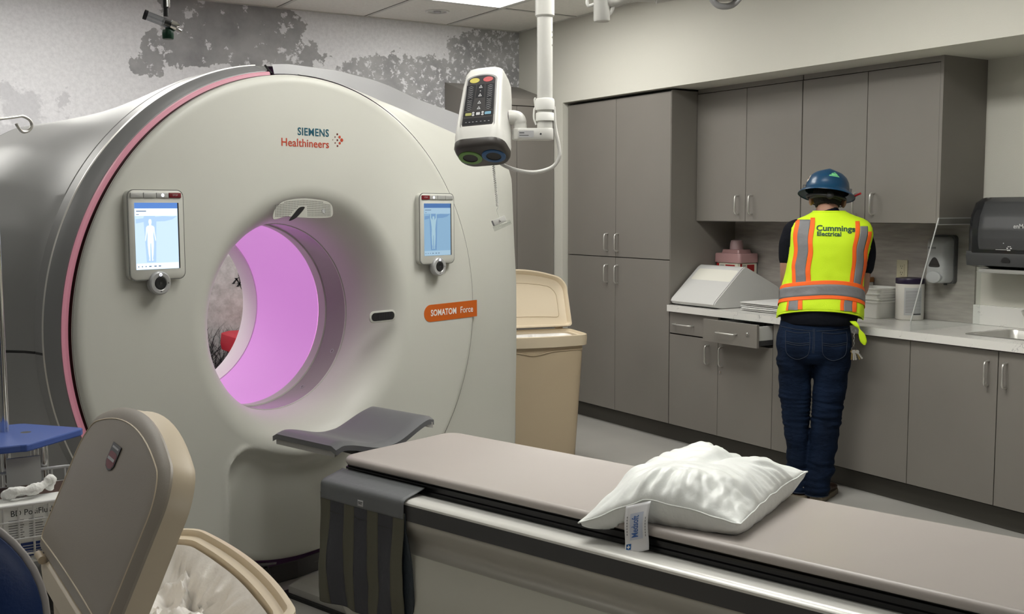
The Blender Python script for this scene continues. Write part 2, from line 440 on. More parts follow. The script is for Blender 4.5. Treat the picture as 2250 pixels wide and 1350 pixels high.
# ---- base cabinets
def base_cab(ya, yb, label, handles, drawers=False, group='grey base cabinets under the counter'):
    """ya > yb: left and right end seen from the room; two doors."""
    t = thing('base_cabinet', label, 'cabinet', (4.95, (ya+yb)/2, 0), group)
    ymid = (ya+yb)/2
    mb = MB()
    if drawers:
        mb.box(XD+0.0195, XB-0.005, yb+0.002, ya-0.002, 0.12, 0.735)
        mb.box(XD+0.0195, XB-0.005, ymid+0.002, ya-0.002, 0.735, 0.876)
        mb.box(XD+0.0195, XB-0.005, yb+0.002, yb+0.02, 0.735, 0.876); mb.box(XB-0.03, XB-0.005, yb+0.02, ymid, 0.735, 0.876)
        mb.box(XD+0.0195, XB-0.005, yb+0.002, ymid, 0.868, 0.876)
    else:
        mb.box(XD+0.0195, XB-0.005, yb+0.002, ya-0.002, 0.12, 0.66)
        for q in ((XD+0.0195, XD+0.04, yb+0.002, ya-0.002), (XB-0.03, XB-0.005, yb+0.002, ya-0.002), (XD+0.04, XB-0.03, yb+0.002, yb+0.02), (XD+0.04, XB-0.03, ya-0.02, ya-0.002)): mb.box(*q, 0.66, 0.876)
    mb.build('carcass', M_CABD, t, smooth=0)
    mb = MB(); mb.box(4.728, XB-0.01, yb+0.003, ya-0.003, 0, 0.12); mb.build('plinth', M_CABD, t, smooth=0)
    zt = 0.728 if drawers else 0.872
    d1 = door(XD, ymid, ya, 0.121, zt, t); d2 = door(XD, yb, ymid, 0.121, zt, t)
    h = handles
    wire_handle((XD, ymid+h[0], h[2]), (XD, ymid+h[0], h[3]), OUT, d1)
    wire_handle((XD, ymid-h[1], h[2]), (XD, ymid-h[1], h[3]), OUT, d2)
    return t, d1, d2
t, d1, d2 = base_cab(5.392, 4.468, 'grey base cabinet with one drawer pulled open under the foam wedge', (0.085, 0.042, 0.57, 0.688), True)
mb = MB(); mb.lathe([(0.009, 0), (0.009, 0.006), (0.006, 0.007), (0.0, 0.007)], 16, frame((XD, 4.905, 0.53), (0, 1, 0), (0, 0, 1)) @ Matrix.Rotation(pi, 4, 'X'))
mb.build('lock', M_CHROME, d2)
ymid = 4.93
dr = door(XD, ymid, 5.392, 0.733, 0.874, t, 'drawer'); wire_handle((XD, 5.335, 0.797), (XD, 5.16, 0.797), OUT, dr)
XO = XD-0.13                                   # the open drawer
dr = door(XO, 4.468, ymid, 0.733, 0.874, t, 'drawer')
wire_handle((XO, 4.79, 0.802), (XO, 4.635, 0.802), OUT, dr)
mb = MB(); mb.lathe([(0.011, 0), (0.011, 0.006), (0.007, 0.008), (0.004, 0.0085), (0.0, 0.0085)], 16, frame((XO, 4.545, 0.812), (0, 1, 0), (0, 0, 1)) @ Matrix.Rotation(pi, 4, 'X'))
mb.build('lock', M_CHROME, dr)
mb = MB()
for y in (4.497, ymid-0.034): mb.box(XO+0.02, XO+0.50, y-0.006, y+0.006, 0.765, 0.858)
mb.box(XO+0.02, XO+0.50, 4.503, ymid-0.04, 0.765, 0.772); mb.box(XO+0.49, XO+0.50, 4.503, ymid-0.04, 0.772, 0.858)
mb.build('drawer_box', mat('drawer_white', (0.6, 0.6, 0.58), 0.5), dr, smooth=0)
for y in (4.4895, ymid-0.0265):
    mb = MB(); mb.box(XO+0.022, XO+0.50, y-0.0045, y+0.0015, 0.745, 0.775); mb.build('runner', M_DARK, dr, smooth=0)
base_cab(4.468, 3.517, 'grey base cabinet in front of the man in the hi-vis vest', (0.045, 0.045, 0.70, 0.818))
base_cab(3.517, 2.53, 'grey base cabinet under the sink', (0.05, 0.045, 0.70, 0.818))
base_cab(2.53, 1.55, 'grey base cabinet at the right end past the sink', (0.05, 0.045, 0.70, 0.818))

# ---- worktop
def quartz():
    m = bpy.data.materials.new('quartz'); m.use_nodes = True
    nt = m.node_tree; N = nt.nodes; L = nt.links; b = N['Principled BSDF']
    b.inputs['Roughness'].default_value = 0.16
    tc = N.new('ShaderNodeTexCoord')
    t = N.new('ShaderNodeTexNoise'); t.inputs['Scale'].default_value = 5.5; t.inputs['Detail'].default_value = 7; t.inputs['Distortion'].default_value = 1.4
    L.new(tc.outputs['Object'], t.inputs['Vector'])
    a = N.new('ShaderNodeMath'); a.operation = 'SUBTRACT'; a.inputs[1].default_value = 0.5; L.new(t.outputs['Fac'], a.inputs[0])
    ab = N.new('ShaderNodeMath'); ab.operation = 'ABSOLUTE'; L.new(a.outputs[0], ab.inputs[0])
    t2 = N.new('ShaderNodeTexNoise'); t2.inputs['Scale'].default_value = 7; t2.inputs['Detail'].default_value = 4
    L.new(tc.outputs['Object'], t2.inputs['Vector'])
    w = N.new('ShaderNodeMapRange'); w.inputs['From Min'].default_value = 0.48; w.inputs['From Max'].default_value = 0.72; w.inputs['To Min'].default_value = 0.0002; w.inputs['To Max'].default_value = 0.010
    L.new(t2.outputs['Fac'], w.inputs['Value'])
    lt = N.new('ShaderNodeMath'); lt.operation = 'LESS_THAN'; L.new(ab.outputs[0], lt.inputs[0]); L.new(w.outputs[0], lt.inputs[1])
    mx = N.new('ShaderNodeMix'); mx.data_type = 'RGBA'; mx.inputs[6].default_value = (0.74, 0.73, 0.70, 1); mx.inputs[7].default_value = (0.50, 0.49, 0.485, 1)
    L.new(lt.outputs[0], mx.inputs[0]); L.new(mx.outputs[2], b.inputs['Base Color'])
    return m
M_QUARTZ = quartz()
mb = MB()
SX0, SX1, SY0, SY1 = 4.775, 5.135, 2.72, 3.285       # sink cut-out
mb.box(4.622, XB, SY1, 5.388, 0.878, 0.92); mb.box(4.622, XB, 1.55, SY0, 0.878, 0.92)
mb.box(4.622, SX0, SY0, SY1, 0.878, 0.92); mb.box(SX1, XB, SY0, SY1, 0.878, 0.92)
solo(mb, 'worktop', M_QUARTZ, 'white marbled quartz worktop running along the base cabinets', 'counter', smooth=0)
mb = MB(); mb.box(5.216, XB-0.001, 1.55, 3.553, 0.9205, 1.026)
solo(mb, 'worktop_upstand', M_QUARTZ, 'white veined quartz upstand behind the sink', 'splashback', smooth=0, bevel=0.002)

# ---- wall cabinets
XU = 4.87
def wall_cab(ya, yb, label, end=False):
    t = thing('wall_cabinet', label, 'cabinet', (5.05, (ya+yb)/2, 1.468), 'grey wall cabinets above the counter')
    mb = MB(); mb.box(XU+0.0195, XB-0.003, yb+(0.001 if not end else 0.019), ya-0.001, 1.468, 2.30)
    mb.build('carcass', M_CABD, t, smooth=0)
    mb = MB(); mb.box(XU+0.004, XU+0.0195, yb+0.002, ya-0.002, 2.302, 2.3315); mb.build('top_filler', M_CAB, t, smooth=0)
    mb = MB(); mb.box(XU+0.012, XB-0.003, yb+0.001, ya-0.001, 1.464, 1.4675); mb.build('bottom_panel', M_CAB, t, smooth=0)
    if end:
        mb = MB(); mb.box(XU-0.002, XB-0.003, yb, yb+0.0185, 1.464, 2.3315); mb.build('end_panel', M_CAB, t, smooth=0)
    ymid = (ya+yb)/2 + (0.0 if not end else 0.005)
    d = door(XU, ymid, ya, 1.467, 2.30, t); wire_handle((XU, ymid+0.06, 1.515), (XU, ymid+0.06, 1.632), OUT, d)
    d = door(XU, yb+(0.0 if not end else 0.019), ymid, 1.467, 2.30, t); wire_handle((XU, ymid-0.06, 1.515), (XU, ymid-0.06, 1.632), OUT, d)
wall_cab(5.39, 4.482, 'grey two-door wall cabinet next to the tall cabinet')
wall_cab(4.478, 3.53, 'grey two-door wall cabinet above the man in the blue hard hat, at the right end', True)

# ---- sloping-top cabinet in the corner
t = thing('corner_cabinet', 'grey sloping-top cabinet in the corner behind the scanner', 'cabinet', (4.27, 6.92, 0))
mb = MB()
prof = [(7.155, 0.0), (7.155, 2.50), (6.685, 2.357), (6.685, 2.30), (6.685, 0.0)]
mb.loft([[(3.945, y, z) for y, z in prof], [(4.60, y, z) for y, z in prof]])
mb.build('body', M_CAB, t, smooth=0)
for xa, xb in ((3.947, 4.27), (4.274, 4.597)):
    mb = MB(); mb.box(xa, xb, 6.667, 6.6845, 0.1, 2.30); mb.build('door', M_CAB, t, smooth=0, bevel=0.001)
mb = MB(); mb.box(3.945, 4.60, 6.662, 6.6845, 2.305, 2.352); mb.build('fascia', M_CAB, t, smooth=0, bevel=0.002)

# ---- sink and tap
t = thing('sink', 'stainless steel sink let into the quartz worktop', 'sink', (4.955, 3.0, 0.75))
mb = MB()
def rr(x0, x1, y0, y1, r, z): return [(a, b, z) for a, b in rrpts(x0, x1, y0, y1, r, 5)]
mb.loft([rr(SX0-0.018, SX1+0.018, SY0-0.018, SY1+0.018, .05, .9205), rr(SX0-0.016, SX1+0.016, SY0-0.016, SY1+0.016, .05, .9225), rr(SX0+.012, SX1-.012, SY0+.012, SY1-.012, .05, .9215),
         rr(SX0+.02, SX1-.02, SY0+.02, SY1-.02, .05, .90), rr(SX0+.03, SX1-.03, SY0+.03, SY1-.03, .06, .76), rr(SX0+.06, SX1-.06, SY0+.06, SY1-.06, .06, .745)], cap0=False)
mb.build('basin', M_STEEL, t, smooth=50)
mb = MB(); mb.lathe([(0.04, .7465), (0.036, .749), (0.02, .7475), (0, .7475)], 24, Matrix.Translation((4.955, 3.0, 0)), cap0=False, cap1=False)
mb.build('drain', M_CHROME, t)
t = thing('sink_tap', 'chrome gooseneck tap standing behind the sink', 'tap', (5.175, 3.0, .92))
mb = MB(); mb.lathe([(0.026, .9202), (0.026, .935), (0.016, .945), (0.0135, .96)], 20, Matrix.Translation((5.175, 3.0, 0)), cap1=False)
mb.build('base', M_CHROME, t)
mb = MB(); mb.tube(spline([(5.175, 3.0, .95), (5.175, 3.0, 1.12), (5.14, 3.0, 1.21), (5.07, 3.0, 1.22), (5.02, 3.0, 1.16), (5.015, 3.0, 1.11)], 8), 0.011, 12)
mb.build('spout', M_CHROME, t, smooth=60)
mb = MB(); mb.tube(spline([(5.185, 3.155, .9205), (5.185, 3.155, .955), (5.175, 3.145, .975), (5.14, 3.12, .99)], 5), [.016]*11+[.012]*5, 12)
mb.build('lever', M_STEEL, t, smooth=60)
mb = MB(); mb.tube(spline([(5.10, 3.19, 1.03), (5.11, 3.175, 1.0), (5.14, 3.15, .985), (5.17, 3.14, .978)], 5), [.012]*6+[.009]*10, 12)
mb.build('lever_grip', M_STEEL, t, smooth=60)
# ================================================================== CT SCANNER
TH = radians(16.4)
GU = Vector((sin(TH), -cos(TH), 0)); GV = Vector((cos(TH), sin(TH), 0)); GZ = Vector((0, 0, 1))
U0, VC, ZG = -3.477, 2.714, 1.10
def G(v, z, d): return GU*(U0-d) + GV*(VC+v) + GZ*(ZG+z)          # gantry face coordinates: right, up, depth behind the face
TG = frame(G(0, 0, 0), GV, GZ)                                    # local z points out of the face
def polar_r(poly, a):
    """Distance from the origin to a polyline along angle a."""
    d = Vector((cos(a), sin(a))); best = None
    for p, q in zip(poly[:-1], poly[1:]):
        p, q = Vector(p), Vector(q); e = q-p
        den = d.x*e.y-d.y*e.x
        if abs(den) < 1e-9: continue
        s = (p.x*e.y-p.y*e.x)/den; u = (p.x*d.y-p.y*d.x)/den
        if s > 0 and -1e-6 <= u <= 1+1e-6 and (best is None or s < best): best = s
    return best
gan = thing('ct_gantry', 'large white ring-shaped CT scanner gantry with a pink-lit bore', 'ct scanner', G(0, -ZG, 0.5))
M_PINKG = mat('pink_light', (0.42, 0.22, 0.26), 0.4, emit=((1.0, 0.36, 0.47), 0.22))
M_SILV = mat('silver_housing', (0.30, 0.30, 0.298), 0.46, 0.55, bump=(900, 0.15, (1, 1, 1), .002))
M_BAND = mat('shaded_band_grey', (0.22, 0.22, 0.225), 0.40, 0.2)
M_GROOVE = mat('dark_groove', (0.05, 0.012, 0.014), 0.5)
NA = 384
BO = 0.012
def face_d(v, z):
    """Depth of the front face: flat with the table dock recessed at the bottom."""
    dx = abs(v-0.05)-0.455; dz = (z+1.16)-0.685
    ax, az = max(dx+0.11, 0), max(dz+0.11, 0)
    s = sqrt(ax*ax+az*az)-0.11 if (ax > 0 or az > 0) else max(dx, dz)
    return 0.045*sstep(0.0, -0.035, s) - 0.008*sstep(0.03, 0.0, s)*sstep(-0.002, 0.0, s)
rings = []
for k in range(13):
    t = (k/12)*pi/2
    R = .395+.15*(1-cos(t)); d = .25*(1-sin(t))
    rings.append([G(BO+R*cos(2*pi*i/NA), R*sin(2*pi*i/NA), d) for i in range(NA)])
for k in range(1, 50):
    w = k/49
    R = .545+(.955-.545)*w
    row = []
    for i in range(NA):
        a = 2*pi*i/NA; v = BO*(1-w)+R*cos(a); z = R*sin(a)
        row.append(G(v, z, face_d(v, z)*sstep(0, .12, w)))
    rings.append(row)
for R, d in ((.972, .003), (.981, .010), (.985, .026)):
    row = []
    for i in range(NA):
        a = 2*pi*i/NA; v = R*cos(a); z = R*sin(a); row.append(G(v, z, d+face_d(v, z)))
    rings.append(row)
mb = MB(); mb.loft(rings, True, False, False)
mb.build('front_cover', M_OFFW, gan, smooth=60)

# outlines beyond the disc
WING = [(-.02, .992), (.15, .982), (.30, .953), (.45, .918), (.63, .893), (.965, .808), (1.20, .715), (1.285, .69), (1.345, .655), (1.368, .60), (1.385, .285), (1.40, .075), (1.40, -.265), (1.385, -.735), (1.36, -1.04), (0.4, -1.04)]
BANDO = [(-.16, 1.018), (-.03, 1.031), (.21, 1.028), (.41, 1.008), (.66, .968), (1.02, .90), (1.20, .80), (1.33, .685), (1.385, .60), (1.40, .30), (1.41, 0), (1.41, -.7), (1.39, -1.06), (0.3, -1.06)]
# right wing of the front cover
A0, A1, NW = radians(90), radians(-44), 150
def wing_d(a, d0):
    g = max(polar_r(WING, a) or .99, .9905)-.9865
    return .014+(d0-.014)*(.25+.75*sstep(.0, .14, g))
rings = []
for w, d0 in ((0, .014), (.02, .017), (.25, .030), (.5, .050), (.75, .070), (.93, .084), (.985, .094), (1.0, .118)):
    row = []
    for i in range(NW+1):
        a = A0+(A1-A0)*i/NW
        r0 = .9865; r1 = max(polar_r(WING, a), r0+.004)
        R = r0+(r1-r0)*w
        row.append(G(R*cos(a), R*sin(a), wing_d(a, d0)))
    rings.append(row)
mb = MB(); mb.loft(rings, False, False, False)
mb.build('cover_wing', M_OFFW, gan, smooth=50)
# band of the housing on the right, its lit tone put into the colour
rings = []
AB0, AB1 = radians(96.6), radians(-44)
for k in range(5):
    row = []
    for i in range(NW+1):
        a = AB0+(AB1-AB0)*i/NW
        r0 = max((polar_r(WING, a) or .992) if a < radians(90) else .99, .9905); r1 = max(polar_r(BANDO, a), r0+.004)
        dw = wing_d(min(a, radians(90)), .105)
        R = (r0-.012, r0-.001, r0+(r1-r0)*.5, r1-.002, r1)[k]
        row.append(G(R*cos(a), R*sin(a), dw+(.02, .003, .006, .010, .024)[k]))
    rings.append(row)
mb = MB(); mb.loft(rings, False, False, False)
mb.build('rim_band', mat('lit_band_grey', (.36, .36, .37), .45), gan, smooth=50, label='rim band in lit-side grey over the top right of the scanner')
# left side: groove, pink strip, same band with shade put into its grey
AL0, AL1, NL = radians(97.4), radians(262), 180
def arc_band(prof):
    rows = []
    for R, d in prof: rows.append([G(R*cos(AL0+(AL1-AL0)*i/NL), R*sin(AL0+(AL1-AL0)*i/NL), d) for i in range(NL+1)])
    m = MB(); m.loft(rows, False, False, False); return m
AL1, NL = radians(228), 150
arc_band([(.985, .020), (.976, .03), (.978, .048), (.992, .050)]).build('groove', M_GROOVE, gan, smooth=30)
arc_band([(.986, .047), (.996, .048), (.9995, .052), (1.0005, .064), (1.0, .068)]).build('light_strip', M_PINKG, gan, smooth=40, label='pink glowing light strip')
AL1, NL = radians(262), 180
arc_band([(.995, .066), (1.004, .068), (1.010, .085), (1.024, .128), (1.030, .134), (1.026, .142)]).build('rim_band', M_BAND, gan, smooth=40, label='rim band in shaded grey down the left side of the scanner')
arc_band([(1.0295, .1345), (1.034, .136), (1.034, .1385), (1.029, .140)]).build('edge_trim', M_STEEL, gan, smooth=40)
mb = MB(); a = radians(97.0)
mb.tube([G(.990*cos(a), .990*sin(a), .045), G(1.006*cos(a), 1.006*sin(a), .062), G(1.026*cos(a), 1.026*sin(a), .082)], .0045, 8)
mb.build('joint', M_BLACK, gan)

# housing shell
REAR = [(-.02, 1.0), (-.11, .982), (-.33, .928), (-.53, .865), (-.72, .79), (-.90, .695), (-1.05, .58), (-1.15, .44), (-1.20, .25), (-1.21, 0), (-1.21, -.7), (-1.19, -1.06), (0.3, -1.06)]
def shell_r(a, d):
    a = (a+2*pi) % (2*pi)
    front_r = polar_r(BANDO, a) if (a < radians(97) or a > radians(315)) else None
    if front_r is None: front_r = 1.032
    if a > radians(262) and a <= radians(315):
        front_r = min(1.06/abs(sin(a)), 1.5)
    if a > radians(90) and a < radians(285):
        rear = polar_r(REAR, a) or 1.06
        t = sstep(.20, .62, d)
        r = front_r + (rear-front_r)*t
    else: r = front_r
    if a < radians(135): r *= 1-.075*sstep(.22, 1.0, d)*sstep(radians(135), radians(112), a)*sstep(radians(15), radians(50), a)
    if sin(a) < -0.3: r = min(r, 1.06/abs(sin(a)))
    return r
ANG = []
n = 0
while n < 360:
    ANG.append(radians(n)); n += 1
ANG += [radians(182.05), radians(182.55)]; ANG.sort()
DS = [.10, .141, .145, .198, .2015, .2035, .207, .26, .32, .38, .45, .52, .60, .70, .80, .90, .945, .949, .952, .956, .99, 1.03, 1.05]
rows = []
for d in DS:
    row = []
    for a in ANG:
        r = shell_r(a, d)
        if d in (.2015, .2035): r -= .004
        if d in (.949, .952): r -= .004
        if d > .98: r -= .012 if d < 1.0 else (.035 if d < 1.04 else .075)
        if d == .10: r = min(r, 1.0) if radians(95) < a < radians(262) else r-.004
        row.append(G(r*cos(a), r*sin(a), d if radians(95) < a < radians(262) or d > .12 else .118))
    rows.append(row)
# back annulus
rows.append([G(BO+.44*cos(a), .44*sin(a), 1.06) for a in ANG])
mb = MB(); mb.loft(rows, True, False, False)
# the split line between upper and lower housing is a dark strip of the same shell
n = len(ANG); i0 = ANG.index(radians(182.05))
for fi, f in enumerate(mb.f):
    j = min(f) % n
    if f[0] % n == i0 and f[1] % n == i0+1 and fi < n*17: mb.m[fi] = 1
mb.build('housing', [M_SILV, M_BLACK], gan, smooth=40)
# plinth
mb = MB()
pl = [(-.95, .30), (-.55, .16), (.0, .11), (.55, .16), (1.25, .22), (1.25, .98), (-1.05, .98)]
mb.loft([[G(v, z, d) for v, d in pl] for z in (-1.10, -1.02)])
mb.build('plinth', mat('plinth_dark', (0.06, 0.058, 0.055), 0.4), gan, smooth=0, bevel=.004)

# bore parts
def ring_band(prof, n=128):
    m = MB(); m.loft([[G(BO+R*cos(2*pi*i/n), R*sin(2*pi*i/n), d) for i in range(n)] for R, d in prof], True, False, False); return m
ring_band([(.398, .252), (.392, .254), (.392, .258), (.397, .260)]).build('bore_lip', M_OFFW, gan)
ring_band([(.3965, .256), (.3965, .392)]).build('bore_window', mat('bore_window', (0.30, 0.275, 0.27), 0.25, coat=.2), gan)
ring_band([(.400, .390), (.400, .394)]).build('bore_seam', M_BLACK, gan)
ring_band([(.400, .394), (.392, .397), (.390, .43), (.393, .447), (.400, .449)]).build('bore_ring', M_OFFW, gan)
ring_band([(.3985, .449), (.3975, .452), (.3985, .455)]).build('light_ring', mat('light_ring', (.9, .5, .85), .4, emit=((1.0, .36, .85), 1.9)), gan, label='bright pink light line')
ring_band([(.400, .93), (.396, .932), (.394, .94), (.394, 1.03), (.40, 1.05), (.42, 1.062), (.445, 1.062)]).build('rear_flare', mat('flare_white', (.74, .70, .70), .4), gan)
ring_band([(.400, .455), (.400, .93)]).build('bore_liner', mat('bore_liner', (0.26, 0.12, 0.26), 0.4, emit=((0.74, 0.30, 0.76), 0.58)), gan, label='glowing pink-purple bore liner')
# marks on the bore window
mb = MB()
for a, d in ((-28, .30), (-58, .34)):
    ar = radians(a); c = G(BO+.3955*cos(ar), .3955*sin(ar), d)
    T = frame(c, GU, (GV*-sin(ar)+GZ*cos(ar)))
    if T.col[2].to_3d().dot(GV*cos(ar)+GZ*sin(ar)) > 0: T = T @ Matrix.Rotation(pi, 4, 'Y')
    mb.lathe([(.010, .0005), (.010, .0012), (.007, .0012), (.007, .0005)], 16, T, cap0=False, cap1=False)
mb.build('window_mark', M_LGREY, gan)

# lettering
M_TEAL = mat('teal_lettering', (0.004, 0.075, 0.115), .5)
M_RUST = mat('rust_lettering', (0.42, 0.045, 0.015), .5)
def fT(v, z, d=-0.0008): return frame(G(v, z, d), GV, GZ)
mb = MB(); mb.text('SIEMENS', .0425, fT(.042, .7603), bold=.0007, sx=.94, depth=.0004, spacing=1.08); mb.build('logo_lettering', M_TEAL, gan, smooth=0)
mb = MB(); mb.text('Healthineers', .0445, fT(.001, .7150), bold=.0004, sx=1.02, depth=.0004, spacing=1.03); mb.build('logo_lettering', M_RUST, gan, smooth=0)
mb = MB(); mb2 = MB()
for (v, z), r, red in (((.165, .760), .0042, 0), ((.153, .748), .003, 0), ((.177, .749), .0058, 1), ((.141, .736), .002, 0), ((.165, .736), .0042, 0), ((.188, .737), .0075, 1), ((.153, .724), .003, 0), ((.177, .724), .0055, 1), ((.165, .712), .0042, 0)):
    (mb2 if red else mb).prism([(r*cos(2*pi*k/16), r*sin(2*pi*k/16)) for k in range(16)], -.0002, .0004, fT(v, z))
mb.build('logo_dots', mat('brown_dot', (.12, .02, .015), .5), gan, smooth=0); mb2.build('logo_dots', M_RUST, gan, smooth=0)
# orange badge
mb = MB()
pts = [(.998, .0205), (.998, -.0575)] + [(.690-.041*sin(radians(k)), -.021-.039*cos(radians(k))) for k in range(0, 181, 12)]
mb.prism(pts, -.001, .0012, frame(G(0, 0, -.0005), GV, GZ))
badge = mb.build('model_badge', mat('orange_badge', (.50, .10, .008), .45), gan, smooth=0)
mb = MB(); mb.text('SOMATOM', .040, fT(.690, -.0215, -.0022), align='LEFT', bold=.0008, sx=.83, depth=.0003, spacing=1.04)
mb.build('lettering', M_WHITE, badge, smooth=0); mb = MB()
mb.text('Force', .042, fT(.882, -.0205, -.0022), align='LEFT', bold=.0003, sx=.88, depth=.0003, spacing=1.03)
mb.build('lettering', M_WHITE, badge, smooth=0)
# speaker grille with laser slit
mb = MB()
gp = spline([(-.166, .418), (-.160, .444), (-.141, .467), (-.10, .487), (-.012, .496), (.085, .488), (.122, .475), (.134, .452), (.126, .422), (.06, .4165), (-.032, .4195), (-.103, .424), (-.151, .4135)], 6, True)
mb.prism([(p.x, p.y) for p in gp], -.001, .0015, fT(0, 0, 0))
gr = mb.build('speaker_grille', mat('grille_shell', (.45, .45, .41), .5), gan, smooth=0, bevel=.001)
mb = MB()
for iz in range(9):
    for iv in range(37):
        v = -.152+iv*.0075; z = .426+iz*.0075-.012*((v+.012)/.14)**2*(iz/8)
        if z > .489-.018*((v+.012)/.14)**2 or (-.092 < v < .002 and z < .47 and -.050 < v-(z-.41)*1.05+.052 < .055): continue
        mb.prism([(.0022*cos(2*pi*k/6), .0022*sin(2*pi*k/6)) for k in range(6)], 0, .0004, fT(v, z, -.0016))
mb.build('grille_holes', mat('grille_hole', (.10, .10, .09), .7), gr, smooth=0)
mb = MB()
sp = spline([(-.090, .408), (-.060, .440), (-.040, .458), (-.022, .463), (-.011, .459), (-.033, .436), (-.060, .416)], 5, True)
mb.prism([(p.x, p.y) for p in sp], 0, .0012, fT(0, 0, -.0016))
mb.build('laser_slit', M_BLACK, gr, smooth=0)
mb = MB(); mb.lathe([(.009, 0), (.008, .002), (.006, .002), (.005, .001), (0, .001)], 20, fT(.085, .445, -.0015)); mb.build('microphone', M_LGREY, gr)
# vent
mb = MB(); mb.rrect(.322, .476, -.038, .014, .0255, -.001, .004, fT(0, 0, 0), bev=.003)
vent = mb.build('vent', mat('grille_shell', (.45, .45, .41), .5), gan)
mb = MB(); mb.rrect(.333, .465, -.029, .006, .017, .0, .0008, fT(0, 0, -.004)); mb.build('vent_opening', M_BLACK, vent)
mb = MB()
for k in range(12):
    v = .345+k*.0098; mb.box(v, v+.0016, -.027, .004, .0008, .002, fT(0, 0, -.004))
mb.build('vent_slats', M_DARK, vent, smooth=0)

# control panels with screens
M_SCR = mat('screen_blue', (.05, .07, .1), .2, emit=((.62, .80, 1.0), .98))
M_SCRT = mat('screen_header', (.03, .05, .1), .2, emit=((.10, .24, .62), .95))
M_SCRW = mat('screen_white', (.05, .07, .1), .2, emit=((.84, .93, 1.0), 1.1))
M_SCRB = mat('screen_body', (.05, .07, .1), .2, emit=((.86, .95, 1.0), 1.02))
M_SCRS = mat('screen_shade', (.05, .07, .1), .2, emit=((.46, .66, .94), .95))
M_SCR2 = mat('screen_blue_dim', (.05, .07, .1), .2, emit=((.24, .42, .60), .8))
M_SCR2W = mat('screen_white_dim', (.05, .07, .1), .2, emit=((.38, .56, .70), .8))
M_SCR2B = mat('screen_body_dim', (.05, .07, .1), .2, emit=((.36, .54, .62), .85))
M_SCR2S = mat('screen_shade_dim', (.05, .07, .1), .2, emit=((.15, .30, .52), .8))
M_SCR2T = mat('screen_header_dim', (.03, .05, .1), .2, emit=((.05, .14, .36), .8))
M_KEY = mat('silver_key', (.45, .45, .44), .3, .4)
M_DRED = mat('stop_red', (.14, .006, .012), .35)
def body_outline(w, h, arms_up=False):
    half = [(0, 1.0), (.035, .995), (.055, .96), (.058, .92), (.040, .875), (.045, .85), (.12, .835), (.155, .80), (.165, .70), (.19, .58), (.20, .50), (.185, .47), (.165, .52), (.14, .62), (.125, .72), (.105, .60), (.115, .50), (.115, .38), (.10, .26), (.09, .16), (.065, .06), (.085, .02), (.03, 0), (.025, .1), (.02, .25), (.012, .42)]
    if arms_up:
        half = [(0, 1.0), (.05, .99), (.058, .93), (.05, .88), (.14, .95), (.15, 1.10), (.19, 1.10), (.19, .93), (.15, .83), (.125, .72), (.105, .60), (.115, .50), (.115, .38), (.10, .26), (.09, .16), (.065, .06), (.085, .02), (.03, 0), (.025, .1), (.02, .25), (.012, .42)]
    return [(x*w, y*h) for x, y in half] + [(-x*w, y*h) for x, y in reversed(half[1:])]
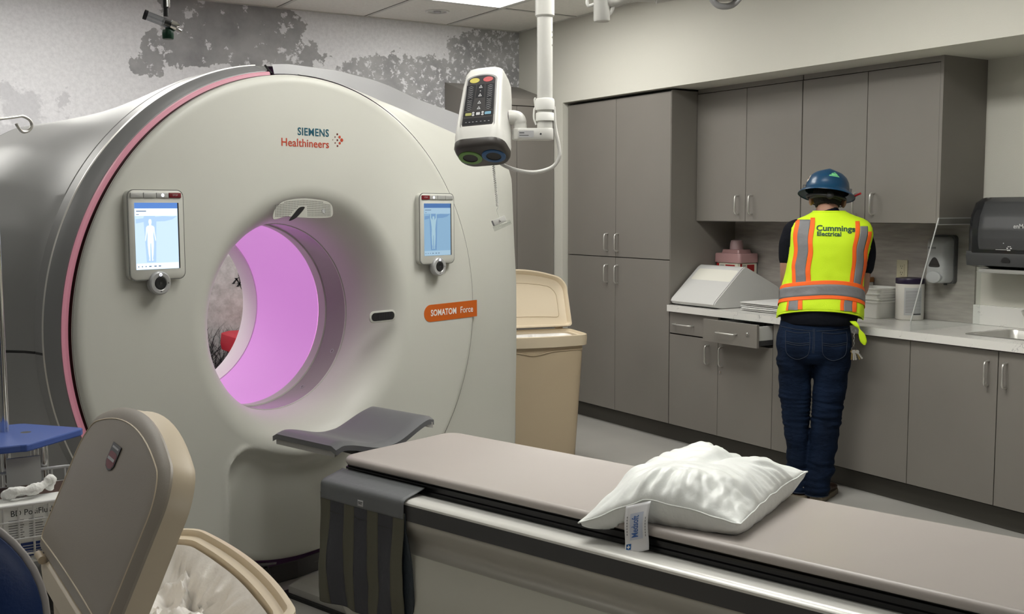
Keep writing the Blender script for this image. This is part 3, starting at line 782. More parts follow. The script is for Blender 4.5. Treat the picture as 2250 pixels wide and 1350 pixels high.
def ctrl_panel(cv, label, flip, S, SW, SB, SS, ST, up):
    z0, z1 = .205, .522; hw = .108
    T = frame(G(cv, 0, .012), GV, GZ)
    mb = MB()
    def oc(g, z): return [(x, y, z) for x, y in rrpts(-hw+g, hw-g, z0+g, z1-g, .024-g*.5, 5)]
    mb.loft([oc(.004, 0), oc(.0, .012), oc(0, .038), oc(.002, .043), oc(.006, .0455)], T=T)
    p = mb.build('control_panel', mat('panel_shell', (.50, .50, .46), .32), gan, label=label)
    F = frame(G(cv, 0, -.0336), GV, GZ)
    mb = MB(); mb.loft([oc(-.0012, .0), oc(-.0012, .004)], T=frame(G(cv, 0, -.026), GV, GZ)); mb.build('rim', mat('panel_rim', (.25, .25, .24), .25, .5), p)
    s0, s1, t0, t1 = -.086, .086, .243, .477
    mb = MB()
    mb.box(s0, s1, t0, t1, 0, .0006, F, 0)
    mb.box(s0, s1, t1-.020, t1, .0006, .0009, F, 1)
    mb.box(s0+.001, s1-.006, t1-.046, t1-.020, .0006, .0009, F, 2)
    mb.box(s0+.001, s1-.006, t0+.001, t0+.022, .0006, .0009, F, 2)
    mb.box(s1-.005, s1, t0, t1, .0009, .0012, F, 4)
    mb.prism([(-.045+x, y) for x, y in ((0, .268), (.036, .268), (.042, .425), (.034, .432), (-.004, .432), (-.008, .425))], .0006, .0008, F, 3)
    mb.prism([(-.082, .42), (.02, .43), (.06, .428), (.078, .43), (.06, .418), (.03, .412), (-.05, .410), (-.082, .405)], .00055, .00075, F, 3)
    mb.prism([(-.028+x, .272+y) for x, y in body_outline(.105, .148, up)], .0008, .0011, F, 5)
    for k, x in enumerate((-.079, -.065, -.051, -.037, -.017, .0)): mb.box(x, x+(.004 if k < 3 else .009), t0+.009, t0+.0125, .0009, .0012, F, 6)
    mb.box(-.080, -.042, t1-.031, t1-.028, .0009, .0012, F, 6); mb.box(-.080, -.070, t1-.042, t1-.040, .0009, .0012, F, 6)
    mb.build('screen', [S, ST, SW, SS, M_BLACK, SB, mat('screen_text', (.02, .03, .05), .3, emit=((.12, .2, .35), .6))], p, smooth=0)
    # keys along the top
    n = 4; x0 = -.101; wk = .0495
    for k in range(n):
        red = (k == 3) if not flip else (k == 0)
        mb = MB(); mb.rrect(x0+k*wk+.001, x0+(k+1)*wk-.001, .4945, .5125, .002, 0, .004, F, bev=.001)
        kk = mb.build('stop_key' if red else 'key', M_DRED if red else M_KEY, p, label='dark red stop key' if red else None)
        if red:
            mb = MB(); mb.text('STOP', .0085, F @ Matrix.Translation((x0+(k+.5)*wk, .5035, .0042)), depth=.0001); mb.build('key_lettering', M_LGREY, p, smooth=0)
    k = 2 if not flip else 1
    mb = MB(); c = (x0+(k+.5)*wk, .5035)
    mb.lathe([(.006, .0042), (.006, .0048), (0, .0048)], 16, F @ Matrix.Translation((c[0], c[1], 0)), cap0=False)
    mb.build('key_light', mat('key_light', (.8, .8, .9), .4, emit=((.85, .88, 1.0), 1.1)), p)
    # dial
    D = F @ Matrix.Translation((0, .193, 0))
    mb = MB(); mb.lathe([(.0405, -.014), (.0425, .002), (.0415, .008), (.037, .0125), (.026, .0125), (.0225, .010)], 40, D, cap1=False); mb.build('dial', mat('dial_grey', (.40, .40, .40), .3, .3), p)
    mb = MB(); mb.lathe([(.0228, .006), (.022, .0125), (.018, .0135), (.012, .0115), (0, .0105)], 32, D, cap0=False, cap1=False); mb.build('dial_button', M_BLACK, p)
    mb = MB(); mb.prism([(-.004, -.006), (-.004, .006), (.006, 0)], .0122, .0128, D)
    for a in (0, 180, 270): mb.box(-.003, .003, .028, .031, .0122, .0128, D @ Matrix.Rotation(radians(a), 4, 'Z'))
    mb.build('dial_marks', M_DARK, p, smooth=0)
    mb = MB(); mb.lathe([(.006, .0118), (.006, .0126), (0, .0126)], 12, D @ Matrix.Translation((0, .0305, 0)), cap0=False); mb.build('dial_light', mat('key_light', (.8, .8, .9), .4), p)
ctrl_panel(-.685, 'control panel with a bright blue touchscreen on the left of the bore', False, M_SCR, M_SCRW, M_SCRB, M_SCRS, M_SCRT, False)
ctrl_panel(.709, 'control panel with a dimmer blue touchscreen on the right of the bore', True, M_SCR2, M_SCR2W, M_SCR2B, M_SCR2S, M_SCR2T, True)
# ================================================================== PATIENT TABLE
def TB(u, v, z): return GU*(U0+u) + GV*v + GZ*z      # u: distance in front of the gantry face, v: across, z: height
VT = 2.725
tab = thing('ct_table', 'long grey padded CT patient table in front of the scanner', 'patient table', TB(2.0, VT, 0))
UE = 3.25
M_PAD = mat('table_pad', (0.41, 0.375, 0.353), 0.38, spec=.45)
M_RAIL = mat('rail_black', (0.008, 0.008, 0.009), 0.25)
M_LEDGE = mat('ledge_silver', (0.72, 0.715, 0.68), 0.27, 0.15)
M_TBAND = mat('table_band', (0.052, 0.052, 0.054), 0.45)
M_TBODY = mat('table_body', (0.42, 0.405, 0.365), 0.36, 0.15)
# mattress: outline with rounded head corners, slightly dished top
def mat_ring(g, z, dish=0.0):
    hw = .287-g; seg = 8; out = []
    pts = rrpts(.512+g, UE-g, -hw, hw, max(.002, min(.055, hw-.002)), seg)
    for i, (u, v) in enumerate(pts):
        u2, v2 = pts[(i+1) % len(pts)]
        out.append((u, v))
        if i % (seg+1) == seg:
            for k in range(1, 14): out.append((u+(u2-u)*k/14, v+(v2-v)*k/14))
    return [TB(u, VT+v, z-dish*(1-(v/.287)**2)) for u, v in out]
mb = MB()
R = [mat_ring(.012, .641), mat_ring(.003, .643), mat_ring(0, .649), mat_ring(.001, .660), mat_ring(.006, .6665, .0), mat_ring(.016, .6685, .003)]
mb.loft(R, True, True, False)
rows = [mat_ring(.016, .6685, .003)]
for g in (.04, .09, .15, .21, .262): rows.append([p-GZ*(.003+.010*(1-((.271-g)/.271)**2)) for p in mat_ring(.016+g, .6685)])
mb.loft(rows, True, False, True)
mb.build('mattress', M_PAD, tab, smooth=60)
# black sliding cradle with rails on its side
def sweep(prof, u0, u1, name, m, endcap=True, sm=40, label=None):
    mb = MB()
    full = [(-v, z) for v, z in prof] + [(v, z) for v, z in reversed(prof)]
    mb.loft([[TB(u, VT+v, z) for v, z in full] for u in (u0, u1)])
    return mb.build(name, m, tab, smooth=sm, label=label)
sweep([(.268, .642), (.268, .634), (.276, .632), (.276, .624), (.266, .622), (.266, .612), (.272, .609), (.272, .600), (.262, .590)], .535, UE-.01, 'cradle', M_RAIL, sm=25, label='black ribbed side rail')
sweep([(.275, .592), (.292, .600), (.345, .600), (.359, .597), (.366, .590), (.366, .583), (.25, .583)], .515, UE, 'frame_ledge', M_LEDGE, sm=35, label='white shiny frame ledge')
sweep([(.355, .584), (.3665, .5825), (.3675, .531), (.355, .528)], .515, UE, 'frame_band', M_TBAND, sm=30, label='dark grey band')
sweep([(.362, .5285), (.3625, .522), (.352, .500), (.334, .474), (.322, .452), (.322, .436), (.334, .420), (.350, .414)], .60, UE-.01, 'side_panel', M_TBODY, sm=50, label='metallic concave side panel')
mb = MB()
rows = []
for u, k in ((.56, .80), (.585, .93), (.64, .985), (.75, 1.0), (2.6, 1.0), (UE-.03, 1.0)):
    prof = [(.351, .4155), (.354, .408), (.372, .33), (.378, .25), (.366, .14), (.335, .075), (.30, .055)]
    full = [(-v*k, z) for v, z in prof] + [(v*k, z) for v, z in reversed(prof)]
    rows.append([TB(u, VT+v, z) for v, z in full])
mb.loft(rows)
mb.build('lower_body', mat('table_lower', (0.50, 0.495, 0.44), 0.45), tab, smooth=45)
mb = MB(); mb.box(.0, 2.9, -.18, .18, .0, .014, frame(TB(0, VT, 0), GU, GV))
mb.build('base_edge', M_BLACK, tab, smooth=0)
mb = MB(); mb.loft([[TB(u, v, z) for u, v in ((.03, 2.56), (.012, 2.60), (.012, 2.89), (2.9, 2.89), (2.9, 2.56))] for z in (.014, .042)] + [[TB(u, v, .055) for u, v in ((.05, 2.59), (.03, 2.62), (.03, 2.86), (2.9, 2.86), (2.9, 2.59))]])
mb.build('base_plate', mat('base_plate', (.42, .41, .38), .5), tab, smooth=0)
mb = MB(); mb.box(.75, 2.7, -.2, .2, .05, .10, frame(TB(0, VT, 0), GU, GV)); mb.build('base_foot', M_DARK, tab, smooth=0)
# head rest
VH, HWH = 2.747, .262
def hz(v):
    x = abs(v-VH)/HWH
    return .655+.052*sstep(.05, .93, x)-.010*max(0, x-.88)/.12+.016*(v-VH)/HWH
mb = MB()
NV, NUh = 40, 14
def hr(i, j, dz=0.0):
    v = VH-HWH+2*HWH*j; x = abs(v-VH)/HWH
    u = .052+(.385+.012*(1-x*x)-.02*j)*i
    e = min(i, 1-i)
    return TB(u, v, hz(v)+dz-.012*(1-sstep(0, .07, e)))
rows = [[hr(i/NUh, j/NV, -.020) for j in range(NV+1)] for i in range(NUh+1)]
top = [[hr(i/NUh, j/NV) for j in range(NV+1)] for i in range(NUh+1)]
ringsH = []
for i in range(NUh+1): ringsH.append(top[i]+list(reversed(rows[i])))
mb.loft(ringsH)
hp = mb.build('headrest', mat('headrest_grey', (0.125, 0.127, 0.135), .42), tab, smooth=50)
mb = MB(); ringsH = []
for i in range(NUh+1):
    a = [TB(.064+.355*i/NUh, VH-.254+.508*j/NV, hz(VH-.254+.508*j/NV)-.0215) for j in range(NV+1)]
    b = [p-GZ*.008 - GZ*(.016*sstep(.84, .93, abs(j/NV-.5)*2)) for j, p in enumerate(a)]
    ringsH.append(a+list(reversed(b)))
mb.loft(ringsH); mb.build('headrest_shell', mat('headrest_shell', (.35, .34, .33), .35), hp, smooth=40, label='pale under-shell of the head rest')
mb = MB(); mb.loft([[TB(u, VT+v, z) for v, z in ((-.09, .628), (.09, .628), (.09, .618-.01*k), (-.09, .618-.01*k))] for u, k in ((.20, 0), (.45, .5), (.62, 1))])
mb.build('headrest_bracket', M_BLACK, hp, smooth=0)

# ------------------------------------------------------------------ lead apron hanging over the table edge
ap = thing('lead_apron', 'dark striped lead apron curtain hanging over the table edge near the scanner', 'apron', TB(.73, 2.34, .4))
rng = random.Random(3)
def apron_pt(u, s, off=0.0):
    """s: length along the cloth from the tucked top edge."""
    path = [(2.446, .624), (2.438, .621), (2.40, .612), (2.362, .603), (2.351, .596), (2.348, .585), (2.347, .556), (2.346, .50), (2.342, .40), (2.334, .30), (2.336, .22), (2.343, .165)]
    cum = [0]
    for a, b in zip(path[:-1], path[1:]): cum.append(cum[-1]+sqrt((a[0]-b[0])**2+(a[1]-b[1])**2))
    s = min(max(s, 0), cum[-1]-1e-6)
    for i in range(len(path)-1):
        if s <= cum[i+1]: break
    t = (s-cum[i])/(cum[i+1]-cum[i])
    v = path[i][0]+(path[i+1][0]-path[i][0])*t; z = path[i][1]+(path[i+1][1]-path[i][1])*t
    h = sstep(.12, .45, s)
    w = h*(.006*sin(u*42+s*7)+.006*noise.noise(Vector((u*14, s*12, 1.3)))+.008*sin(u*17+1.1+s*9))
    du = h*(.010*sin(s*17+.4)*(1 if u > .8 else (.6 if u < .6 else .3))) - .012*sstep(.42, .60, s)*(u-.73)
    return TB(u+du, v-off-w-.0015*h, z)
S_FLAP, S_END = .158, .553
us = [.517, .572, .646, .700, .766, .820, .894, .946]
for k in range(7):
    u0, u1 = us[k], us[k+1]
    mb = MB(); mb.grid(lambda i, j: apron_pt(u0+(u1-u0)*i, S_FLAP-.02+(S_END-S_FLAP+.02)*j), 6, 48)
    olive = k % 2 == 0
    mb.build('strip', mat('apron_olive', (.105, .101, .074), .8, bump=(400, .2)) if olive else mat('apron_charcoal', (.052, .053, .062), .75, bump=(60, .25)), ap, smooth=60, solid=.004, label='olive grey vertical strip' if olive else 'charcoal vertical strip')
mb = MB(); mb.grid(lambda i, j: apron_pt(.522+.424*i, .60*j*S_FLAP/.60, .0035), 20, 24)
mb.build('flap', mat('apron_flap', (.135, .142, .148), .55, bump=(50, .12)), ap, smooth=60, solid=.003)
mb = MB(); mb.grid(lambda i, j: apron_pt(.722+.028*i, S_FLAP-.028+.022*j, .0058), 4, 4)
lb = mb.build('label_patch', M_LGREY, ap, smooth=60, solid=.0006)
mb = MB()
for s, a, b in ((.006, .725, .747), (.011, .728, .744)):
    mb.grid(lambda i, j: apron_pt(a+(b-a)*i, S_FLAP-.028+s+.0025*j, .0066), 4, 1)
mb.build('label_print', M_INK, lb, smooth=0)
mb = MB()
for (a, b, dd) in ((.574, .644, .005), (.702, .764, .003), (.822, .892, .008)):
    mb.tube([apron_pt(a+(b-a)*k/6, S_FLAP+.035+dd, .003) for k in range(7)], .0016, 6)
mb.build('stitch', mat('apron_stitch', (.05, .05, .052), .8), ap)
# second, inner curtain seen at the open side
mb = MB(); mb.grid(lambda i, j: apron_pt(.930+.018*i+.040*sin(pi*min(1, max(0, (j-.15)/.85)))*i, .14+(S_END-.14)*j, -.004-.010*sin(pi*j)), 4, 40)
mb.build('inner_lining', mat('apron_lining', (.020, .028, .036), .5, bump=(50, .4)), ap, smooth=60, solid=.004)

# ------------------------------------------------------------------ pillow
pw = thing('pillow', 'plump white pillow lying on the CT table', 'pillow', TB(1.85, 2.72, .665))
C00, C10, C11, C01 = Vector((1.645, 2.375)), Vector((2.085, 2.515)), Vector((2.015, 3.055)), Vector((1.600, 2.985))   # front-left, front-right, back-right, back-left in (u, v)
def pil(s, t, side):
    """s, t in 0..1 (s along the front edge, t towards the far side)."""
    p = (C00*(1-s)+C10*s)*(1-t) + (C01*(1-s)+C11*s)*t
    cs, ct = 2*s-1, 2*t-1
    # edges pull inwards between the corners
    ctr = (C00+C10+C11+C01)/4
    p = p + (ctr-p)*(.07*(1-abs(cs)**2)*abs(ct)**3 + .07*(1-abs(ct)**2)*abs(cs)**3)
    e1, e2 = max(0.0, 1-abs(cs)**2.6), max(0.0, 1-abs(ct)**2.6)
    prof = (e1*e2)**.60
    n1 = noise.noise(Vector((s*3.2, t*3.2, 2.1)))
    # folds radiate from the corners and run in from the seams
    ang = math.atan2(ct, cs); rad = max(abs(cs), abs(ct))
    fold = (abs(noise.noise(Vector((cos(ang)*7, sin(ang)*7, rad*.9+3))))-.22)*.020*sstep(.30, .80, rad)*(1-sstep(.93, 1.0, rad))
    pleat = (abs(noise.noise(Vector((s*15, 1.5+t*1.5, 2.0))))-.2)*.014*sstep(0, .06, t)*sstep(.42, .12, t)
    w_ = noise.noise_vector(Vector((s*3, t*3, 9)))
    fine = (abs(noise.noise(Vector((s*4+w_.x*.8, t*11+w_.y*.8, 4.0))))-.2)*.010*sstep(.35, .6, s+t*.4) + pleat
    valley = -.040*math.exp(-((s-.50-.12*t)/.055)**2)*sstep(.35, .75, t)
    # the seam droops over the table edge at the front-left corner and rides up along the front
    fl = max(0, 1-s*2.6)*max(0, 1-t*3.2)
    seam = .706 + .030*sin(pi*min(1, s*1.05))*(1-t)**2 - .050*fl + .030*s*t + .016*t*(1-s) + .008*noise.noise(Vector((s*6+t*5, s*4-t*6, 8)))
    if side > 0:
        z = seam + prof*(.086+.035*(1-s)*t-.016*s + .026*n1) + (fold+fine)*min(1, prof*2.2) + valley*prof
    else:
        low = seam - (e1*e2)**.36*.11 + .4*(fold+fine)*min(1, prof*2)
        vv_ = (p.y-VT)/.287
        z = max(low, (.6690-.003-.010*(1-vv_*vv_)) if vv_ > -1.0 else .60)
        z = min(z, seam)
    return TB(p.x, p.y, z)
mb = MB()
NS = 90
mb.grid(lambda i, j: pil(i, j, 1), NS, NS)
mb.grid(lambda i, j: pil(i, j, -1), NS, NS)
M_PIL = mat('pillow_cover', (0.83, 0.855, 0.835), 0.40, bump=(30, .25, (1, 1.6, 1), .008), sheen=.2)
# weld the two sheets along the seam
bm = bmesh.new()
vv = [bm.verts.new(p) for p in mb.v]
for f in mb.f: bm.faces.new([vv[i] for i in f])
bmesh.ops.remove_doubles(bm, verts=bm.verts, dist=.0005)
bm.verts.index_update()
mb = MB(); mb.v = [v.co.copy() for v in bm.verts]; mb.f = [tuple(v.index for v in f.verts) for f in bm.faces]; mb.m = [0]*len(mb.f); bm.free()
mb.build('cover', M_PIL, pw, smooth=75)
mb = MB()
loop = [pil(k/60, 0, 1) for k in range(60)]+[pil(1, k/60, 1) for k in range(60)]+[pil(1-k/60, 1, 1) for k in range(60)]+[pil(0, 1-k/60, 1) for k in range(60)]
mb.tube(loop, .0024, 7, closed=True)
mb.build('piping', M_PIL, pw, smooth=70)
# printed care tag hanging from the front seam
pa, pb = pil(.285, 0, 1), pil(.445, 0, 1)
ttop = [pa-GV*.003, pb-GV*.003]
def tagpt(i, j, off=0):
    p = ttop[0]*(1-i)+ttop[1]*i
    L = .135
    v = -.004-.030*j-.006*sin(j*5)+.004*sin(i*3+j*3)
    return p - GZ*(L*j*.97+.0) + GV*(v-off) + GU*(.012*j)
mb = MB(); mb.grid(lambda i, j: tagpt(i, j), 8, 16)
tg = mb.build('care_tag', mat('satin_tag', (.74, .74, .76), .5), pw, smooth=60, solid=.0006)
mb = MB(); mb.grid(lambda i, j: tagpt(.22+.56*i, .18+.55*j, .0010), 6, 12); mb.build('tag_panel', mat('tag_blue_grey', (.52, .56, .66), .5), tg, smooth=60)
M_TAGB = mat('tag_blue', (.05, .13, .38), .5)
mb = MB(); mb.text('Medsoft', .030, None, bold=.0004, depth=0, sx=.62, fn=lambda p: tagpt(.46-p[1]/.074, .46-p[0]/.135, .0016))
mb.build('tag_lettering', M_TAGB, tg, smooth=0)
mb = MB()
for k in range(7):
    mb.grid(lambda i, j: tagpt(.09+.035*i, .22+.06*k+.035*j, .0012), 1, 2); mb.grid(lambda i, j: tagpt(.88+.03*i, .30+.06*k+.04*j, .0012), 1, 2)
mb.build('tag_print', M_GREY, tg, smooth=0)
mb = MB(); mb.grid(lambda i, j: tagpt(.06+.22*i, .80+.12*j, .0012), 2, 3); mb.build('tag_logo', mat('tag_logo_blue', (.015, .11, .33), .5), tg, smooth=60)
mb = MB(); mb.grid(lambda i, j: tagpt(.15+.04*i, .82+.08*j, .0016), 1, 2); mb.grid(lambda i, j: tagpt(.10+.14*i, .85+.025*j, .0016), 1, 2); mb.build('tag_logo', M_PAPER, tg, smooth=0)

# ================================================================== CONTRAST INJECTOR ON ITS CEILING POLE
PX, PY = 2.388, 3.522
inj = thing('contrast_injector', 'white twin-head contrast injector hanging from a ceiling pole', 'medical device', (PX, PY, 1.85))
M_INJ = mat('injector_white', (0.58, 0.575, 0.545), 0.3)
mb = MB(); mb.tube([(PX, PY, ZC-.001), (PX, PY, 2.30)], .0375, 24); mb.tube([(PX, PY, 2.30), (PX, PY, 2.292)], [.0375, .031], 24); mb.tube([(PX, PY, 2.30), (PX, PY, 1.84)], .0305, 24)
mb.build('pole', M_INJ, inj, smooth=40)
RI = Vector((.854, -.52, 0)); NI = Vector((-.52, -.854, 0))
for z in (2.235, 2.215, 2.185):
    mb = MB(); mb.lathe([(.004, 0), (.004, .002), (0, .002)], 10, frame(Vector((PX, PY, z))+RI*.0285+NI*.011, Vector((0, 0, 1)), Vector((.52, .854, 0))), cap0=False)
    mb.build('pole_hole', M_DARK, inj, smooth=0)
mb = MB(); mb.lathe([(.0305, 1.935), (.037, 1.937), (.038, 1.945), (.038, 1.972), (.0355, 1.980), (.0305, 1.982)], 32, Matrix.Translation((PX, PY, 0)))
mb.lathe([(.0305, 1.893), (.036, 1.895), (.036, 1.922), (.034, 1.926), (.0305, 1.927)], 32, Matrix.Translation((PX, PY, 0)))
mb.build('collar', M_WHITE, inj, smooth=40)
mb = MB(); mb.tube(spline([Vector((PX, PY, 1.985))-RI*.037, Vector((PX, PY, 1.975))-RI*.040, Vector((PX, PY, 1.95))-RI*.037, Vector((PX, PY, 1.937))-RI*.042, Vector((PX, PY, 1.905))-RI*.043, Vector((PX, PY, 1.88))-RI*.034], 4), .004, 8); mb.build('collar_clip', M_WHITE, inj, smooth=60)
# bracket block: two sockets side by side
BR = frame((PX, PY, 1.815), RI, (0, 0, 1))
mb = MB()
out = [(.034*cos(radians(k)), .034*sin(radians(k))) for k in range(-90, 91, 15)] + [(-.095+.034*cos(radians(k)), .034*sin(radians(k))) for k in range(90, 271, 15)]
mb.loft([[(x*g, y*g, z) for x, y in out] for z, g in ((1.820, .95), (1.823, 1.0), (1.862, 1.0), (1.865, .96))], T=Matrix(((RI.x, NI.x, 0, PX), (RI.y, NI.y, 0, PY), (0, 0, 1, 0), (0, 0, 0, 1))))
br = mb.build('bracket', M_INJ, inj, smooth=40)
mb = MB(); BT = frame(Vector((PX, PY, 1.842))+NI*.0345, RI, (0, 0, 1))
mb.rrect(-.105, -.045, -.013, .013, .003, -.0005, .0006, BT); mb.build('bracket_label', M_LGREY, br, smooth=0)
mb = MB(); mb.box(-.101, -.082, .003, .006, .0006, .001, BT); mb.box(-.101, -.065, -.006, -.004, .0006, .001, BT)
mb.prism([(-.018+.004*cos(radians(k)), .004*sin(radians(k))) for k in range(0, 360, 45)], -.0005, .0006, BT); mb.build('bracket_print', M_INK, br, smooth=0)
# elbow
EL = Vector((PX, PY, 0)) - RI*.098
mb = MB(); mb.tube(spline([EL+GZ*1.855, EL+GZ*1.88, EL-RI*.006+GZ*1.902, EL-RI*.022+GZ*1.908, EL-RI*.045+GZ*1.908], 6), [.026]*8+[.0275]*10+[.028]*7, 24)
mb.build('elbow', M_INJ, inj, smooth=50)
mb = MB(); mb.tube([EL-RI*.0445+GZ*1.908, EL-RI*.055+GZ*1.908], .0275, 24); mb.build('elbow_seal', M_BLACK, inj, smooth=40)
# head
hd_c = EL - RI*.132 + GZ*1.925
ay, ap_, ar_ = radians(20), radians(27), radians(-4)
N1 = NI*cos(ay)-RI*sin(ay); EX = (RI*cos(ay)+NI*sin(ay))
EZ = (GZ*cos(ap_) - N1*sin(ap_)); EZ = (EZ*cos(ar_)+EX*sin(ar_)).normalized(); EX = (EX - EZ*EX.dot(EZ)).normalized()
HT = Matrix(((EX.x, 0, EZ.x, hd_c.x), (EX.y, 0, EZ.y, hd_c.y), (EX.z, 0, EZ.z, hd_c.z), (0, 0, 0, 1)))
EY = EZ.cross(EX)                      # points away from the front
for k in range(3): HT[k][1] = EY[k]
def hring(z, hw, yf, yb, r, rb=None):
    # rounded box section, yf front (negative), yb back
    return [(x, y, z) for x, y in rrpts(-hw, hw, yf, yb, r, 6)]
mb = MB()
HB, HTP = -.165, .178
mb.loft([hring(HB+.006, .103, -.080, .082, .055), hring(HB+.03, .101, -.082, .082, .045), hring(HB+.055, .096, -.083, .080, .035), hring(-.04, .089, -.082, .078, .024), hring(.08, .082, -.080, .072, .022), hring(.14, .077, -.076, .064, .025), hring(.163, .070, -.068, .054, .028), hring(.174, .058, -.056, .042, .03), hring(HTP, .040, -.04, .028, .026)], T=HT)
mb.build('head', M_INJ, inj, smooth=60)
head = [o for o in inj.children if o.name.startswith('head')][0]
mb = MB(); mb.loft([hring(HB-.028, .093, -.070, .074, .05), hring(HB-.024, .098, -.077, .080, .055), hring(HB-.012, .1035, -.0815, .083, .056), hring(HB+.0065, .1035, -.0805, .0825, .055)], T=HT)
mb.build('head_base', mat('injector_base', (.045, .04, .037), .35), inj, smooth=50, label='dark grey base of the injector head')
Tb = HT @ Matrix.Translation((0, 0, HB-.0282)) @ Matrix.Rotation(pi, 4, 'X')
for x, col, nm, lab in ((-.0475, (.14, .28, .07), 'green_ring', 'green ring round the left syringe port'), (.0475, (.02, .09, .22), 'blue_ring', 'blue ring round the right syringe port')):
    mb = MB(); mb.lathe([(.0465, -.001), (.0465, .003), (.043, .0045), (.0295, .0035), (.028, -.001)], 32, Tb @ Matrix.Translation((x, -.003, 0)), cap0=False, cap1=False)
    rr_ = mb.build('port_ring', mat('port_'+nm, col, .4), inj, label=lab)
    mb = MB(); mb.lathe([(.0293, .0036), (.028, .0012), (.02, .0008), (.0, .0006)], 28, Tb @ Matrix.Translation((x, -.003, 0)), cap0=False, cap1=False); mb.build('port_hole', M_BLACK, rr_)
# neck joining the head to the elbow
mb = MB(); mb.tube([EL-RI*.055+GZ*1.908, EL-RI*.072+GZ*1.908, EL-RI*.105+GZ*1.912], [.0285, .031, .033], 24); mb.build('neck', M_INJ, inj, smooth=40)
# keypad
KT = HT @ Matrix(((1, 0, 0, 0), (0, 0, -1, -.0828), (0, 1, 0, 0), (0, 0, 0, 1)))       # x right, y up, z out of the front
arch = [(-.060, -.105)] + [(.060, -.105), (.064, -.095), (.056, .098)] + [(.056*cos(radians(k)), .098+.022*sin(radians(k))) for k in range(10, 171, 10)] + [(-.056, .098), (-.064, -.095)]
mb = MB(); mb.prism(arch, -.010, .0012, KT); kp = mb.build('keypad', mat('keypad_grey', (.035, .033, .033), .55, spec=.2), inj, smooth=0, bevel=.001)
mb = MB(); mb.prism([(x*1.10, y*1.055-.0005) for x, y in arch], -.012, -.0005, KT); mb.build('keypad_bezel', mat('keypad_bezel', (.21, .205, .20), .4), kp, smooth=0)
def el(cx, cy, a, b, n=20): return [(cx+a*cos(2*pi*k/n), cy+b*sin(2*pi*k/n)) for k in range(n)]
mb = MB(); mb.prism(el(-.028, .098, .020, .0115), .0012, .0022, KT); mb.build('yellow_button', mat('button_yellow', (.42, .36, .03), .4), kp, smooth=0)
mb = MB(); mb.prism(el(.027, .099, .020, .0115), .0012, .0022, KT); mb.build('red_button', mat('button_red', (.38, .012, .015), .4), kp, smooth=0)
mb = MB(); mb.prism([(-.058, .078), (-.020, .078), (-.022, .015), (-.030, -.035), (-.058, -.038)], .0012, .0016, KT); mb.prism([(.054, .078), (.018, .078), (.022, .015), (.028, -.035), (.058, -.038)], .0012, .0016, KT)
mb.prism([(-.058, -.072), (.058, -.072), (.058, -.100), (-.058, -.100)], .0012, .0016, KT); mb.prism([(-.058, -.044), (.058, -.044), (.058, -.064), (-.058, -.064)], .0012, .0016, KT); mb.prism([(-.016, .079), (.014, .079), (.018, .018), (-.018, .018)], .0012, .0016, KT)
mb.build('key_field', mat('key_black', (.006, .006, .008), .5, spec=.2), kp, smooth=0)
for x in (-.040, .039):
    mb = MB()
    for k in range(13):
        y = -.030+k*.0082; q = .0045 if k > 5 else -.0045
        mb.add([(x-.010, y, .0019), (x, y+q, .0019), (x+.010, y, .0019), (x+.010, y-.0012, .0019), (x, y+q-.0018, .0019), (x-.010, y-.0012, .0019)], [(0, 1, 4, 5), (1, 2, 3, 4)], KT)
    mb.build('chevrons', M_GREY, kp, smooth=0)
mb = MB()
def tri(x, y, s):
    mb.add([(x-s, y-s*.8, .002), (x+s, y-s*.8, .002), (x, y+s, .002), (x-s*.5, y-s*.45, .002), (x+s*.5, y-s*.45, .002), (x, y+s*.42, .002)], [(0, 1, 4, 3), (1, 2, 5, 4), (2, 0, 3, 5)], KT)
for y in (.068, .030, -.003, -.028): tri(0, y, .0075)
mb.prism(el(0, .048, .0022, .0022, 8), .0012, .002, KT)
for x, y in ((-.020, -.049), (-.020, -.059), (.018, -.049), (.018, -.059)): mb.prism(el(x, y, .0052, .0042, 12), .0016, .0024, KT)
mb.box(-.008, .007, -.060, -.048, .0016, .0024, KT)
for k, x in enumerate((-.046, -.032, -.018, -.003, .014, .030, .046)): mb.box(x-.003, x+.003, -.090, -.0885, .0016, .002, KT)
mb.build('key_symbols', M_LGREY, kp, smooth=0)
mb = MB(); mb.rrect(-.052, -.027, -.060, -.048, .002, .0016, .0024, KT); mb.build('key_a', mat('button_olive', (.28, .28, .06), .4), kp, smooth=0)
mb = MB(); mb.rrect(.027, .052, -.060, -.048, .002, .0016, .0024, KT); mb.build('key_b', mat('button_sky', (.09, .25, .36), .4), kp, smooth=0)
mb = MB(); KT2 = HT @ Matrix(((1, 0, 0, 0), (0, .10, -.995, -.0772), (0, .995, .10, 0), (0, 0, 0, 1)))
ringp = [(-.046+.0095*cos(2*pi*k/24), .143+.0095*sin(2*pi*k/24), .0) for k in range(24)]
mb.tube(ringp, .0008, 6, closed=True, T=KT2); mb.box(-.0466, -.0454, .1365, .1495, -.0005, .0008, KT2); mb.box(-.0525, -.0395, .1424, .1436, -.0005, .0008, KT2)
[mb.box(-.008+k*.0062, -.0035+k*.0062, .1425, .1450, .0, .0006, KT2) for k in range(9)]
mb.build('brand_mark', M_GREY, head, smooth=0)
